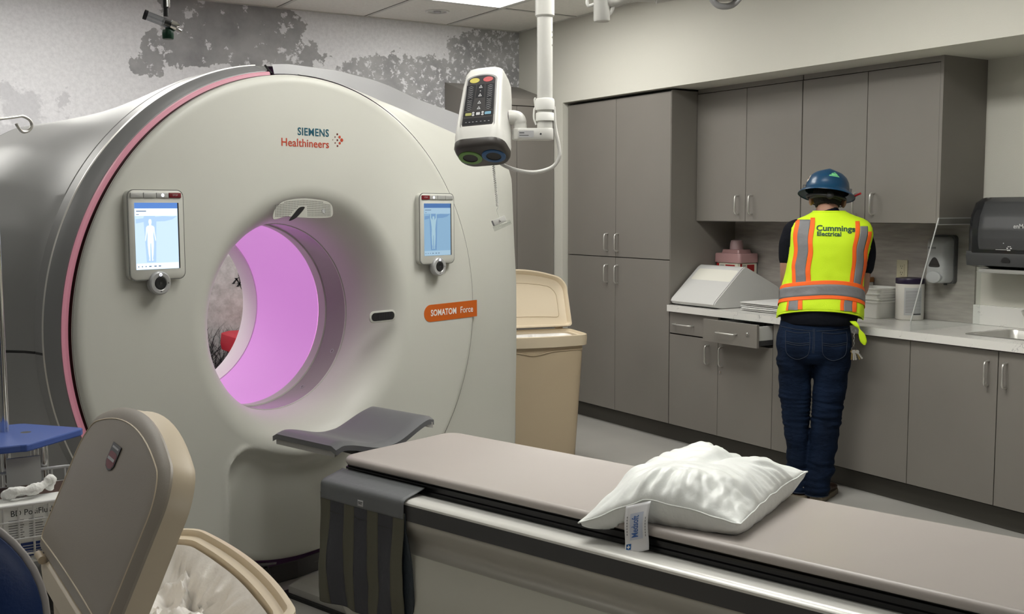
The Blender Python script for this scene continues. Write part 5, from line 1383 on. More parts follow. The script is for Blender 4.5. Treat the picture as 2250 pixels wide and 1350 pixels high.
# wipes canister
cn = thing('wipes_tub', 'white disinfectant wipes tub with a dark purple lid on the counter', 'tub', (5.145, 3.90, .92))
CM = Matrix.Translation((5.145, 3.905, 0))
mb = MB(); mb.lathe([(.073, ZT), (.0765, ZT+.004), (.0775, ZT+.20), (.0765, ZT+.206)], 40, CM); mb.build('tub', mat('tub_white', (.66, .64, .60), .4), cn, smooth=40)
mb = MB(); mb.lathe([(.0775, ZT+.203), (.0795, ZT+.206), (.0795, ZT+.228), (.077, ZT+.234), (.06, ZT+.236), (.05, ZT+.232), (0, ZT+.232)], 40, CM, cap0=False, cap1=False); mb.build('lid', mat('lid_purple', (.018, .010, .035), .35), cn, smooth=40)
mb = MB()
def canlab(i, j, r=.0782): a = radians(232-72*i*1.0+36); return (5.145+r*cos(radians(195+75*i)), 3.905+r*sin(radians(195+75*i)), ZT+.028+.155*j)
mb.grid(lambda i, j: canlab(i, j), 16, 2); lb = mb.build('label', mat('can_label', (.50, .51, .52), .5), cn)
mb = MB()
for k in range(15): mb.grid(lambda i, j: canlab(.08+.84*i, (.10+.055*k+.018*j), .0785), 12, 1)
mb.build('label_print', M_GREY, lb, smooth=0)
mb = MB(); mb.grid(lambda i, j: canlab(.45+.5*i, .02+.05*j, .0787), 8, 1); mb.build('label_print', M_INK, lb, smooth=0)
# wall socket
so = thing('power_outlet', 'ivory power outlet on the backsplash above the wipes tub', 'power outlet', (5.225, 4.02, 1.19))
OF = frame((5.2255, 4.022, 1.192), (0, -1, 0), (0, 0, 1))
mb = MB(); mb.rrect(-.037, .037, -.058, .058, .004, 0, .005, OF, bev=.002); pl_ = mb.build('cover_plate', mat('ivory', (.55, .51, .36), .4), so)
mb = MB(); mb.rrect(-.017, .017, -.034, .034, .004, .005, .008, OF, bev=.001); mb.build('socket_face', mat('ivory', (.55, .51, .36), .4), so)
mb = MB()
for cyy in (.018, -.018):
    mb.box(-.0075, -.0050, cyy-.001, cyy+.008, .0079, .0084, OF); mb.box(.0050, .0075, cyy-.001, cyy+.008, .0079, .0084, OF); mb.prism([(.0028*cos(radians(k)), cyy-.008+.0028*sin(radians(k))) for k in range(0, 360, 45)], .0079, .0084, OF)
mb.build('socket_slots', M_BLACK, so, smooth=0)
# soap dispenser
sd = thing('soap_dispenser', 'grey wall soap dispenser on the backsplash', 'soap dispenser', (5.22, 3.75, 1.25))
SF = frame((5.2255, 3.735, 1.255), (0, -1, 0), (0, 0, 1))       # x right, y up, z out
mb = MB(); mb.rrect(-.075, .072, -.125, .145, .022, 0, .03, SF, bev=.008); mb.build('back_plate', mat('soap_back', (.085, .085, .087), .4), sd, smooth=40)
mb = MB()
def sor(z, g, y1): return [(x, y, z) for x, y in rrpts(-.066+g, .066-g, -.118, y1, .025, 6)]
mb.loft([sor(.022, 0, .135), sor(.055, .0, .135), sor(.085, .006, .128), sor(.100, .016, .10), sor(.104, .03, .06)], T=SF); mb.build('cover', mat('soap_cover', (.44, .44, .445), .38), sd, smooth=50)
mb = MB(); mb.prism([(p.x, p.y) for p in spline([(-.033, -.028), (0, -.031), (.033, -.028), (.029, -.008), (.010, .020), (-.010, .020), (-.029, -.008)], 4, True)], .100, .1055, SF); mb.build('window', mat('soap_window', (.025, .022, .020), .25), sd, smooth=0)
mb = MB()
mb.loft([[(x*g, -.086+y*g, z) for x, y in [(.050*cos(2*pi*k/28), .034*sin(2*pi*k/28)) for k in range(28)]] for z, g in ((.06, 1), (.100, 1.0), (.112, .9), (.116, .6))], T=SF); mb.build('push_bar', mat('soap_push', (.46, .46, .47), .35), sd, smooth=50)
mb = MB(); [mb.box(-.042+k*.010, -.035+k*.010, .070, .080, .095, .1045, SF) for k in range(5)]; mb.build('brand_print', M_GREY, sd, smooth=0)
mb = MB(); mb.tube([(.035, -.115, .05), (.035, -.130, .05)], .010, 10, T=SF); mb.build('nozzle', M_DARK, sd, smooth=40)
# paper towel dispenser
pt = thing('towel_dispenser', 'smoky black paper towel dispenser on the wall at the right edge', 'towel dispenser', (5.14, 3.27, 1.42))
PT = frame((XB, 3.272, 1.41), (0, -1, 0), (0, 0, 1))
M_SMOKE = mat('smoked_plastic', (.022, .023, .025), .22, coat=.3)
M_SMOKE2 = mat('smoked_cover', (.060, .062, .065), .26, bump=(200, .05))
def ptr(x, g):
    pts = [(0, -.175), (.215-g, -.150), (.232-g, -.12), (.235-g, .02), (.222-g, .10), (.185-g, .165), (.13, .192-g), (.0, .195-g)]
    return [(x, y, z) for z, y in pts]
mb = MB(); mb.loft([ptr(-.195, .05), ptr(-.19, .02), ptr(-.175, .004), ptr(-.155, 0), ptr(.20, 0)], T=PT); mb.build('housing', M_SMOKE, pt, smooth=40)
mb = MB()
def cov(i, j):
    x = -.130+.33*i; t = j
    path = [(.2305, -.075), (.238, -.02), (.2385, .03), (.226, .10), (.190, .166), (.14, .192)]
    k = t*(len(path)-1); a = min(int(k), len(path)-2); f = k-a
    e = 1-sstep(0, .06, i)
    return (x, path[a][1]+(path[a+1][1]-path[a][1])*f, path[a][0]+(path[a+1][0]-path[a][0])*f+.003-.010*e)
mb.grid(cov, 24, 30, T=PT); mb.build('cover', M_SMOKE2, pt, smooth=60, solid=.003)
mb = MB(); mb.loft([[(-.19, y, z) for z, y in ((.10, -.178), (.226, -.158), (.236, -.11), (.231, -.085), (.10, -.085))], [(.20, y, z) for z, y in ((.10, -.178), (.226, -.158), (.236, -.11), (.231, -.085), (.10, -.085))]], T=PT); mb.build('front_lip', M_SMOKE2, pt, smooth=30)
mb = MB(); mb.prism([(.024*cos(radians(k)), .024*sin(radians(k))) for k in range(0, 181, 15)], 0, .003, PT @ Matrix.Translation((.035, -.135, .234))); mb.build('latch', M_BLACK, pt, smooth=0)
M_PTW = mat('dispenser_print', (.55, .55, .55), .5)
mb = MB(); mb.text('enMotion', .034, PT @ Matrix.Translation((.075, .045, .2415)), align='LEFT', bold=.0004, depth=.0005, sx=.9); mb.build('dispenser_lettering', M_PTW, pt, smooth=0)
mb = MB(); mb.box(.085, .18, .022, .024, .2405, .2415, PT); mb.build('dispenser_rule', M_PTW, pt, smooth=0); mb = MB()
mb.add([(-.012, -.026, .2405), (.004, -.026, .2405), (-.004, -.016, .2405)], [(0, 1, 2)], PT); mb.box(.007, .045, -.024, -.020, .240, .2412, PT); mb.box(.022, .026, -.042, -.038, .239, .241, PT); mb.box(-.02, .045, -.074, -.072, .234, .2375, PT)
for k in range(6): mb.box(.050+.010*cos(k), .058+.010*cos(k), -.068+.011*sin(k*1.05), -.062+.011*sin(k*1.05), .235, .2378, PT)
mb.build('dispenser_print', M_PTW, pt, smooth=0)
mb = MB(); mb.box(-.135, .20, -.192, -.176, .06, .205, PT); mb.box(-.145, .20, -.1955, -.192, .05, .21, PT); mb.build('tray_slot', mat('slot_grey', (.36, .36, .34), .5), pt, smooth=0, bevel=.002)
# acrylic splash guard
ag = thing('splash_guard', 'clear acrylic splash guard standing on the counter beside the sink', 'splash guard', (4.93, 3.51, .92))
M_ACR = thin_clear('acrylic', (.95, .965, .96), .035, .02)
ya = 3.508
pg = [(5.212, ZT+.001), (4.640, ZT+.001), (4.638, ZT+.05), (4.838, 1.497), (5.212, 1.497)]
mb = MB(); mb.loft([[(x, ya, z) for x, z in pg], [(x, ya+.006, z) for x, z in pg]]); mb.build('panel', M_ACR, ag, smooth=0)
M_ACRE = mat('acrylic_edge', (.40, .41, .40), .3)
mb = MB(); mb.loft([[(x, ya-.0004, z) for x, z in ((4.6392, ZT+.002), (4.6372, ZT+.05), (4.8372, 1.498), (4.8405, 1.498), (4.6400, ZT+.051), (4.6412, ZT+.002))], [(x, ya+.0064, z) for x, z in ((4.6392, ZT+.002), (4.6372, ZT+.05), (4.8372, 1.498), (4.8405, 1.498), (4.6400, ZT+.051), (4.6412, ZT+.002))]])
mb.box(4.838, 5.212, ya-.0004, ya+.0064, 1.4935, 1.4985); mb.build('polished_edge', M_ACRE, ag, smooth=0); mb = MB(); mb.box(4.826, 5.212, ya-.0004, ya+.0064, 1.4605, 1.465); mb.build('polished_edge', M_ACRE, ag, smooth=0)
# ================================================================== PERSON
PO = Vector((4.402, 3.880, 0))
HV = radians(48.6)
PR = Vector((cos(HV), -sin(HV), 0)); PF = Vector((sin(HV), cos(HV), 0))      # person's image right, forward (away from the room)
def P(t, f, z): return PO + PR*t + PF*f + GZ*z
per = thing('person', 'person in a hi-vis vest and blue hard hat at the counter, back turned', 'person', PO)
M_SKIN = mat('skin', (.36, .19, .13), .5)
M_NAVYSH = mat('shirt_black', (.007, .008, .012), .85, bump=(40, .3), spec=.12)
M_JEAN = mat('denim', (.0058, .0125, .031), .85, spec=.12, var=(7, .45, (1, 1, .5)), bump=(28, .55, (1, 1, 2.2), .012))
M_HAIR = mat('hair_dark', (.012, .009, .007), .6, bump=(120, .6))

def remeshed(mb, voxel, smooth_it=6, wrinkle=None):
    """Union of overlapping closed shapes -> one continuous smooth surface."""
    me = bpy.data.meshes.new('tmp'); me.from_pydata(mb.v, [], mb.f)
    bm = bmesh.new(); bm.from_mesh(me); bmesh.ops.recalc_face_normals(bm, faces=bm.faces); bm.to_mesh(me); bm.free()
    o = bpy.data.objects.new('tmp', me); COL.objects.link(o)
    r = o.modifiers.new('r', 'REMESH'); r.mode = 'VOXEL'; r.voxel_size = voxel
    s = o.modifiers.new('s', 'SMOOTH'); s.iterations = smooth_it; s.factor = .6
    dg = bpy.context.evaluated_depsgraph_get(); dg.update()
    e = bpy.data.meshes.new_from_object(o.evaluated_get(dg))
    out = MB(); nv = [v.normal.copy() for v in e.vertices]
    out.v = [v.co.copy() for v in e.vertices]
    if wrinkle: out.v = [p + n*wrinkle(p) for p, n in zip(out.v, nv)]
    out.f = [tuple(p.vertices) for p in e.polygons]; out.m = [0]*len(out.f)
    bpy.data.objects.remove(o); bpy.data.meshes.remove(me); bpy.data.meshes.remove(e)
    return out
def limb(mb, pts, n=20):
    """pts: (t, f, z, r) chain, ends rounded."""
    path = spline([(p[0], p[1], p[2]) for p in pts], 6)
    rad = [max(.003, v.x) for v in spline([(p[3], 0, 0) for p in pts], 6)]
    W = [P(*p) for p in path]
    mb.tube(W, rad, n)
    for c, r in ((W[0], rad[0]), (W[-1], rad[-1])): ball(mb, c, (r*.98,)*3)
def ball(mb, c, r, n=18, R=None):
    vs = []
    rings = []
    for j in range(1, n//2):
        b = pi*j/(n//2)-pi/2
        rings.append([Vector((cos(2*pi*k/n)*cos(b)*r[0], sin(2*pi*k/n)*cos(b)*r[1], sin(b)*r[2])) for k in range(n)])
    rings = [[(R @ q if R else q)+Vector(c) for q in rg] for rg in rings]
    mb.loft(rings)

# ---- body: torso core, neck, head, arms, hands, lower legs in one surface
mb = MB()
HC = Vector((.014, .165, 1.604))                     # head centre (t, f, z)
RB = Matrix(((PR.x, PF.x, 0), (PR.y, PF.y, 0), (0, 0, 1)))
hp_ = radians(-26)
RHD = RB @ Matrix.Rotation(hp_, 3, 'X') @ Matrix.Rotation(radians(5), 3, 'Y')
def HW(x, y, z): return P(*HC) + RHD @ Vector((x, y, z))      # head space: x right, y towards the face, z up
ball(mb, HW(0, .0, .015), (.076, .096, .100), R=RHD)
ball(mb, HW(0, .035, -.055), (.058, .062, .062), R=RHD)       # jaw
ball(mb, HW(0, .075, -.090), (.028, .024, .020), R=RHD)       # chin
mb.tube([HW(0, .088, .020), HW(0, .108, -.018), HW(0, .100, -.030)], [.010, .015, .011], 10)     # nose
ball(mb, HW(0, .092, -.055), (.024, .010, .008), R=RHD); ball(mb, HW(0, .090, -.066), (.022, .010, .008), R=RHD)   # lips
ball(mb, HW(0, .082, .030), (.055, .016, .010), R=RHD)        # brow
for s in (-1, 1): ball(mb, HW(s*.084, -.006, -.022), (.013, .022, .034), R=RHD @ Matrix.Rotation(s*.25, 3, 'Z'))   # ears
limb(mb, [(.018, .085, 1.46, .062), (.015, .110, 1.53, .056), (.012, .140, 1.575, .054)])
limb(mb, [(-.02, .03, .92, .12), (-.0, .045, 1.10, .12), (.03, .07, 1.32, .125), (.03, .08, 1.42, .10)])
limb(mb, [(-.13, .08, 1.43, .06), (.19, .09, 1.42, .06)])
# arms: upper arm down, forearm reaching forward to the counter
limb(mb, [(-.150, .08, 1.435, .055), (-.178, .085, 1.32, .048), (-.182, .105, 1.175, .043), (-.172, .165, 1.110, .042), (-.135, .265, 1.06, .037), (-.085, .345, 1.018, .028)])
limb(mb, [(.185, .09, 1.415, .055), (.200, .115, 1.30, .048), (.196, .150, 1.170, .043), (.185, .205, 1.105, .043), (.135, .290, 1.06, .037), (.085, .360, 1.018, .028)])
for s, wx in ((-1, -.085), (1, .085)):
    w0 = Vector((wx, .350 if s < 0 else .365, 1.012))
    for k in range(4):                                  # palm as four metacarpals
        a = Vector((wx-s*.018+s*.012*k, w0.y, 1.010)); b_ = Vector((wx-s*.045+s*.0195*k-s*.004, w0.y+.068, .986+.002*k))
        limb(mb, [(*a, .013), (*((a+b_)/2), .0125), (*b_, .0105)], 10)
        L = (.060, .070, .066, .052)[k]
        c1 = b_+Vector((-s*.004, L*.40, -.010)); c2 = c1+Vector((-s*.003, L*.22, -.017)); c3 = c2+Vector((0, L*.08, -.016))
        limb(mb, [(*b_, .0098), (*c1, .0092), (*c2, .0085), (*c3, .0072)], 10)
    th0 = Vector((wx-s*.022, w0.y+.018, 1.004)); th1 = th0+Vector((-s*.028, .026, -.010)); th2 = th1+Vector((-s*.012, .028, -.012))
    limb(mb, [(*th0, .013), (*th1, .011), (*th2, .0085)], 10)
limb(mb, [(-.115, .0, .80, .07), (-.125, .0, .45, .05), (-.115, -.0, .10, .04)]); limb(mb, [(.04, .0, .80, .07), (.03, .0, .45, .05), (-.01, -.0, .10, .04)])
body = remeshed(mb, .0055, 3).build('body', M_SKIN, per, smooth=180)
# hair at the back of the head and neck
mb = MB()
rings = []
for j in range(12):
    z = -.066+.105*j/11
    row = []
    for k in range(25):
        a = radians(180+8+164*k/24)
        rx, ry = .0795, .0985
        zz = (z-.015)/.103; q = sqrt(max(.0, 1-zz*zz)) if j > 0 else .62
        if j == 0: q = .70
        if j == 1: q = max(q, .76)
        row.append(HW(rx*q*cos(a)*.99, ry*q*sin(a)*1.0, z+.010*noise.noise(Vector((k*.8, j*.3, 0)))*(1 if j == 0 else 0)))
    rings.append(row)
mb.loft(rings, closed=False); mb.build('hair', M_HAIR, per, smooth=80, solid=.006)

# ---- jeans
def jw(p):
    q = p-PO
    z = q.z
    k = sstep(.84, .70, z)*sstep(.02, .08, z)
    fold = noise.noise(Vector((q.dot(PR)*7, q.dot(PF)*7, z*17)))*.006
    knee = math.exp(-((z-.47)/.09)**2)*abs(noise.noise(Vector((q.dot(PR)*5, 2.0, z*34))))*.012
    ank = math.exp(-((z-.12)/.12)**2)*abs(noise.noise(Vector((q.dot(PR)*6, 5.0, z*26))))*.014
    seat = math.exp(-((z-.74)/.05)**2)*abs(noise.noise(Vector((q.dot(PR)*9, 1.0, z*30))))*.006
    return k*1.7*(fold+knee+ank+seat)
mb = MB()
def ell(c, ax, ay, n=28): return [P(c[0]+ax*cos(2*pi*k/n), c[1]+ay*sin(2*pi*k/n), c[2]) for k in range(n)]
mb.loft([ell((-.040, .025, .960), .176, .122), ell((-.040, .022, .92), .182, .128), ell((-.042, .012, .87), .194, .138), ell((-.042, .006, .82), .196, .142), ell((-.040, .008, .77), .188, .132), ell((-.040, .012, .735), .165, .110)])
def leg(chain):
    pts = spline([(c[0], c[1], c[2]) for c in chain], 5); rr_ = spline([(c[3], c[4], 0) for c in chain], 5)
    mb.loft([[P(p.x+q.x*cos(2*pi*k/24), p.y+q.y*sin(2*pi*k/24), p.z) for k in range(24)] for p, q in zip(pts, rr_)])
leg([(-.135, .008, .83, .092, .118), (-.138, .008, .73, .091, .105), (-.136, .012, .60, .082, .090), (-.130, .016, .47, .073, .078), (-.120, .004, .33, .061, .074), (-.110, -.005, .20, .058, .072), (-.104, -.010, .10, .058, .074), (-.100, -.010, .035, .060, .076)])
leg([(.058, .0, .83, .094, .120), (.052, .0, .73, .093, .108), (.046, .0, .60, .084, .094), (.036, .0, .48, .076, .082), (.022, -.012, .33, .072, .078), (.006, -.025, .20, .069, .076), (-.006, -.035, .10, .065, .076), (-.010, -.040, .028, .063, .076)])
jm = remeshed(mb, .007, 7, jw)
jeans = jm.build('jeans', M_JEAN, per, smooth=180)
BV = BVHTree.FromPolygons([tuple(p) for p in jm.v], jm.f)
def drape(t, z, off=.0025):
    o = P(t, -.6, z); h = BV.ray_cast(o, PF, 2.0)
    return (h[0]+h[1]*off) if h[0] is not None else P(t, -.10, z)
M_STITCH = mat('denim_stitch', (.030, .038, .058), .8)
mb = MB()
def stitch(pts, r=.0013, n=6):
    q = [drape(p.x, p.y) for p in spline(pts, n)]
    mb.tube(q, r, 5)
for sgn, cx in ((-1, -.122), (1, .062)):
    # pocket outline, band and yoke
    w = .062
    stitch([(cx-w, .905), (cx-w*.97, .84), (cx-w*.85, .790), (cx-.01, .762), (cx+.035, .775), (cx+w*.92, .80), (cx+w, .86), (cx+w*.95, .905)])
    stitch([(cx-w*.95, .852), (cx, .846), (cx+w*.95, .852)]); stitch([(cx-w*.92, .843), (cx, .836), (cx+w*.93, .843)])
    stitch([(cx-w, .905), (cx, .899), (cx+w*.95, .905)])
stitch([(-.038, .925), (-.037, .86), (-.040, .80)]); stitch([(-.045, .925), (-.044, .86), (-.047, .80)])
stitch([(-.215, .925), (-.13, .917), (-.04, .912)]); stitch([(.14, .925), (.06, .917), (-.03, .912)])
mb.build('seam_stitching', M_STITCH, jeans, smooth=60)
mb = MB()
for (cx, cy, cz, a, b) in ((-.100, -.010, .034, .062, .078), (-.010, -.040, .026, .065, .078)):
    mb.tube([P(cx+a*cos(2*pi*k/28), cy+b*sin(2*pi*k/28), cz+.008) for k in range(28)], .0016, 5, closed=True)
mb.build('hem_stitching', M_STITCH, jeans, smooth=60)
# ---- shoes
def shoe(t, f, yaw):
    R = Matrix.Rotation(yaw, 3, 'Z')
    def S(x, y, z): q = R @ Vector((x, y, 0)); return P(t+q.x, f+q.y, z)
    def sec(y, w, h0, h1, n=18):
        return [S(w*cos(2*pi*k/n), y, (h0+h1)/2+(h1-h0)/2*(abs(sin(2*pi*k/n))**.8)*(1 if sin(2*pi*k/n) > 0 else -1)) for k in range(n)]
    mb = MB(); mb.loft([sec(-.088, .018, .03, .075), sec(-.082, .032, .026, .095), (sec(-.06, .038, .024, .11)), sec(0, .040, .024, .11), sec(.05, .042, .024, .085), sec(.11, .048, .024, .066), sec(.16, .045, .024, .055), sec(.19, .030, .026, .046), sec(.20, .012, .028, .038)])
    o = mb.build('shoe', mat('shoe_brown', (.045, .021, .012), .55, bump=(60, .3)), per, smooth=70)
    mb = MB()
    mb.loft([[S(x*g, y, z) for x, y in so] for so, z, g in [([(w, y) for y, w in ((-.094, .012), (-.085, .034), (-.05, .043), (.02, .043), (.09, .050), (.15, .051), (.19, .036), (.207, .012))]+[(-w, y) for y, w in reversed(((-.094, .012), (-.085, .034), (-.05, .043), (.02, .043), (.09, .050), (.15, .051), (.19, .036), (.207, .012)))], z, g) for z, g in ((.0005, .97), (.006, 1.0), (.022, 1.0), (.028, .96))]])
    mb.build('sole', mat('shoe_sole', (.17, .14, .10), .6), o, smooth=40)
    mb = MB(); mb.box(-.014, .014, -.003, .003, .060, .075, frame(S(0, -.091, 0), PR, PF)); mb.build('heel_tab', mat('heel_tab', (.30, .27, .23), .6), o, smooth=0)
shoe(-.108, .010, radians(12)); shoe(.012, -.010, radians(-16))
# ---- shirt: torso hem, sleeves, collar
def wr(p):
    q = p-PO
    return noise.noise(Vector((q.dot(PR)*10, q.dot(PF)*10, q.z*14)))*.006
RINGS = [  # z, centre t, centre f, half width, half depth
    (.955, -.017, .030, .202, .145), (.985, -.014, .030, .205, .148), (1.03, -.010, .034, .206, .143), (1.12, -.004, .042, .206, .130), (1.18, .003, .047, .198, .124), (1.24, .011, .052, .196, .124), (1.30, .021, .058, .199, .128),
    (1.36, .030, .062, .204, .130), (1.41, .035, .066, .208, .124), (1.445, .034, .070, .206, .112), (1.472, .032, .075, .192, .098), (1.494, .030, .080, .160, .086), (1.513, .026, .086, .110, .076), (1.530, .022, .094, .079, .068), (1.545, .020, .100, .067, .060)]
def ring_at(z):
    if z <= RINGS[0][0]: return RINGS[0][1:]
    for a, b in zip(RINGS[:-1], RINGS[1:]):
        if z <= b[0]:
            t = (z-a[0])/(b[0]-a[0]); t2 = t*t*(3-2*t)*.35+t*.65
            return tuple(x+(y-x)*t2 for x, y in zip(a[1:], b[1:]))
    return RINGS[-1][1:]
def TS(ang, z, off=0.0, wrk=1.0):
    """Torso surface; ang 0 = middle of the back, positive to the image right."""
    ct, cf, a, b = ring_at(z)
    e = 2.35
    cs, sn = sin(ang), -cos(ang)
    k = (abs(cs)**e+abs(sn)**e)**(-1/e)
    n = wrk*(.0045*noise.noise(Vector((sin(ang)*2.2, z*11, cos(ang)*2.2)))+.004*noise.noise(Vector((sin(ang)*4.5, z*22, cos(ang)*4.5+7)))*sstep(1.42, 1.25, z))
    return P(ct+(a+off+n)*cs*k, cf+(b+off+n)*sn*k, z)
NB = 72
mb = MB()
def shirt_ring(z, g): return [TS(2*pi*k/NB, z, g, .6) for k in range(NB)]
mb.loft([shirt_ring(z, -.008) for z in (.965, 1.0, 1.1, 1.24, 1.36, 1.44, 1.475, 1.50, 1.53)])
mb.loft([[P(-.020+(.192+g)*sin(2*pi*k/40), .026-(.136+g)*cos(2*pi*k/40), z+.006*cos(2*pi*k/40)) for k in range(40)] for z, g in ((.932, -.006), (.938, .002), (.97, .008), (1.02, .006))])
limb(mb, [(-.130, .075, 1.435, .064), (-.158, .082, 1.41, .064), (-.176, .088, 1.34, .061), (-.180, .098, 1.275, .057)])
limb(mb, [(.168, .085, 1.415, .064), (.188, .100, 1.38, .064), (.204, .120, 1.30, .061), (.200, .138, 1.235, .058)])
limb(mb, [(.022, .088, 1.485, .070), (.020, .104, 1.520, .058)])
remeshed(mb, .007, 4, wr).build('shirt', M_NAVYSH, per, smooth=180)

# ---- hi-vis vest: open shell with arm holes, striped
M_LIME = mat('vest_lime', (.64, .90, .012), .7, bump=(500, .3))
M_ORNG = mat('vest_orange', (.95, .14, .012), .65)
M_REFL = mat('vest_reflective', (.19, .19, .20), .45, bump=(30, .3))
vz1 = 1.532
zs = [k/44 for k in range(45)]
def vest_bottom(ang):
    return .966+.055*max(0, cos(ang))
def vest_pt(ang, w, off):
    z0 = vest_bottom(ang); return TS(ang, z0+(vz1-z0)*w, off+.012*sstep(.25, 0, w)*(1-.4*cos(ang)))
mb = MB(); NVA = 120
full = [[vest_pt(2*pi*i/NVA, w, .004) for i in range(NVA)] for w in zs]
vs = [p for r in full for p in r]; fs = []
for j in range(len(zs)-1):
    for i in range(NVA):
        ang = 2*pi*(i+.5)/NVA; w = (zs[j]+zs[j+1])/2; z = vest_bottom(ang)+(vz1-vest_bottom(ang))*w
        a = abs((ang+pi) % (2*pi)-pi)             # 0 back .. pi front
        # arm holes on both sides
        if ((a-1.62)/.36)**2+((z-1.375)/.105)**2 < 1: continue
        if a > 2.95: continue                      # open front
        k = (i+1) % NVA
        fs.append((j*NVA+i, j*NVA+k, (j+1)*NVA+k, (j+1)*NVA+i))
mb.add(vs, fs)
vest = mb.build('vest', M_LIME, per, smooth=80, solid=.004)
# stripes follow the vest surface
def patch(fn, nu, nv, name, m):
    q = MB(); q.grid(fn, nu, nv); return q.build(name, m, vest, smooth=80, solid=.0015)
def ang_for_t(t, z):
    ct, cf, a, b = ring_at(z); lo, hi = -1.75, 1.75
    for _ in range(30):
        mid = (lo+hi)/2
        e = 2.35; k = (abs(sin(mid))**e+abs(cos(mid))**e)**(-1/e)
        if ct+(a+.008)*sin(mid)*k < t: lo = mid
        else: hi = mid
    return lo
def vstripe(tt, tb, z0, z1, name, m, off=.0085):
    def fn(i, j):
        z = z0+(z1-z0)*j; t = (tb[0]+(tb[1]-tb[0])*i)*(1-j)+(tt[0]+(tt[1]-tt[0])*i)*j
        t += .003*sin(z*40+tt[0]*9)
        return TS(ang_for_t(t, z), z, off+.012*sstep(.25, 0, (z-.98)/.55))
    return patch(fn, 8, 44, name, m)
zb = 1.145
ZL, ZR = 1.490, 1.478
vstripe((-.152, -.130), (-.160, -.142), zb, ZL, 'orange_trim', M_ORNG)
vstripe((-.130, -.075), (-.142, -.092), zb, ZL, 'reflective_tape', M_REFL, .0090)
vstripe((-.075, -.050), (-.092, -.066), zb, ZL+.010, 'orange_trim', M_ORNG)
vstripe((.154, .176), (.130, .148), zb, ZR+.004, 'orange_trim', M_ORNG)
vstripe((.176, .214), (.148, .186), zb, ZR-.022, 'reflective_tape', M_REFL, .0090)
vstripe((.214, .232), (.186, .201), zb, ZR-.05, 'orange_trim', M_ORNG)
def arch(ang): return .050*(max(-.2, cos(ang))-1)
def hband(zc, h, name, m, off):
    def fn(i, j):
        ang = -2.6+5.2*i
        z = zc+h*(j-.5)+arch(ang)+.003*sin(ang*3)
        return TS(ang, z, off+.012*sstep(.25, 0, (z-.98)/.55))
    return patch(fn, 70, 6, name, m)
hband(1.165, .022, 'orange_trim', M_ORNG, .0098); hband(1.128, .056, 'reflective_tape', M_REFL, .0103); hband(1.091, .020, 'orange_trim', M_ORNG, .0098)
for t0, t1, nm, m in ((-.176, -.166, 'orange_trim', M_ORNG), (-.166, -.120, 'reflective_tape', M_REFL), (-.120, -.098, 'orange_trim', M_ORNG), (.088, .106, 'orange_trim', M_ORNG), (.106, .146, 'reflective_tape', M_REFL), (.146, .164, 'orange_trim', M_ORNG)):
    aa = arch(ang_for_t((t0+t1)/2, 1.05)); vstripe((t0, t1), (t0-.002, t1-.002), 1.030+aa, 1.085+aa, nm, m, .0088)
mb = MB()
mb.tube([vest_pt(2*pi*i/NVA, 0, .004) for i in range(-56, 57)], .004, 8)
mb.build('hem_binding', M_LIME, vest, smooth=60)
mb = MB()
mb.tube([TS(2*pi*i/NVA, vz1, .004, 1) for i in range(-50, 51)], .0045, 8)
mb.build('collar_binding', M_LIME, vest, smooth=60)
mb = MB(); 
def vtx(s, size, tc, zc, sx, bold):
    slope = -.17
    mb.text(s, size, None, align='LEFT', bold=bold, depth=0, sx=sx, fn=lambda p: (lambda t, z: TS(ang_for_t(t, z), z, .0086+.0008))(tc+p[0], zc+p[1]+slope*p[0]*p[0]*1.0))
vtx('Cummings', .040, -.041, 1.446, 1.13, .0012)
vtx('Electrical', .031, -.038, 1.417, 1.08, .0009)
mb.build('lettering', mat('vest_print', (.006, .06, .035), .6), vest, smooth=0)
# ---- hard hat
hat_o = P(.006, .150, 1.622)
RHT = RB @ Matrix.Rotation(radians(-13), 3, 'X') @ Matrix.Rotation(radians(6.0), 3, 'Y')
HTm = RHT.to_4x4(); HTm.translation = hat_o
mb = MB(); nn = 48
def hatr(z, a, b, ridge=0): return [(a*cos(2*pi*k/nn)*(1+ridge*0), b*sin(2*pi*k/nn), z+ridge*max(0, 1-abs(a*cos(2*pi*k/nn))/.035)) for k in range(nn)]
mb.loft([hatr(-.004, .148, .172), hatr(-.009, .1495, .1735), hatr(-.006, .1495, .1735), hatr(.006, .138, .160), hatr(.016, .122, .143), hatr(.024, .1155, .136), hatr(.045, .1135, .134), hatr(.070, .108, .128, .002), hatr(.092, .096, .115, .004), hatr(.110, .076, .093, .006), hatr(.122, .048, .060, .007), hatr(.127, .015, .02, .006)], T=HTm, cap0=False)
mb.loft([hatr(-.0045, .146, .170), hatr(.004, .135, .157), hatr(.014, .1135, .134), hatr(.06, .106, .127), hatr(.10, .08, .10)], T=HTm, cap0=False)
hat = mb.build('hard_hat', mat('hat_blue', (.004, .048, .115), .32, coat=.15), per, smooth=50)
mb = MB(); mb.tube([HTm @ Vector((.098*cos(radians(k)), .118*sin(radians(k)), -.018-.012*max(0, -sin(radians(k))))) for k in range(0, 360, 8)], .0085, 8, closed=True)
mb.tube([HTm @ Vector((.085*cos(radians(k)), .114*sin(radians(k))-.002, -.036)) for k in range(205, 336, 8)], .007, 8)
mb.lathe([(.020, 0), (.020, .012), (.016, .016), (0, .016)], 18, HTm @ Matrix.Translation((.022, -.112, -.030)) @ Matrix.Rotation(radians(90), 4, 'X'))
mb.build('suspension', M_BLACK, hat, smooth=50)
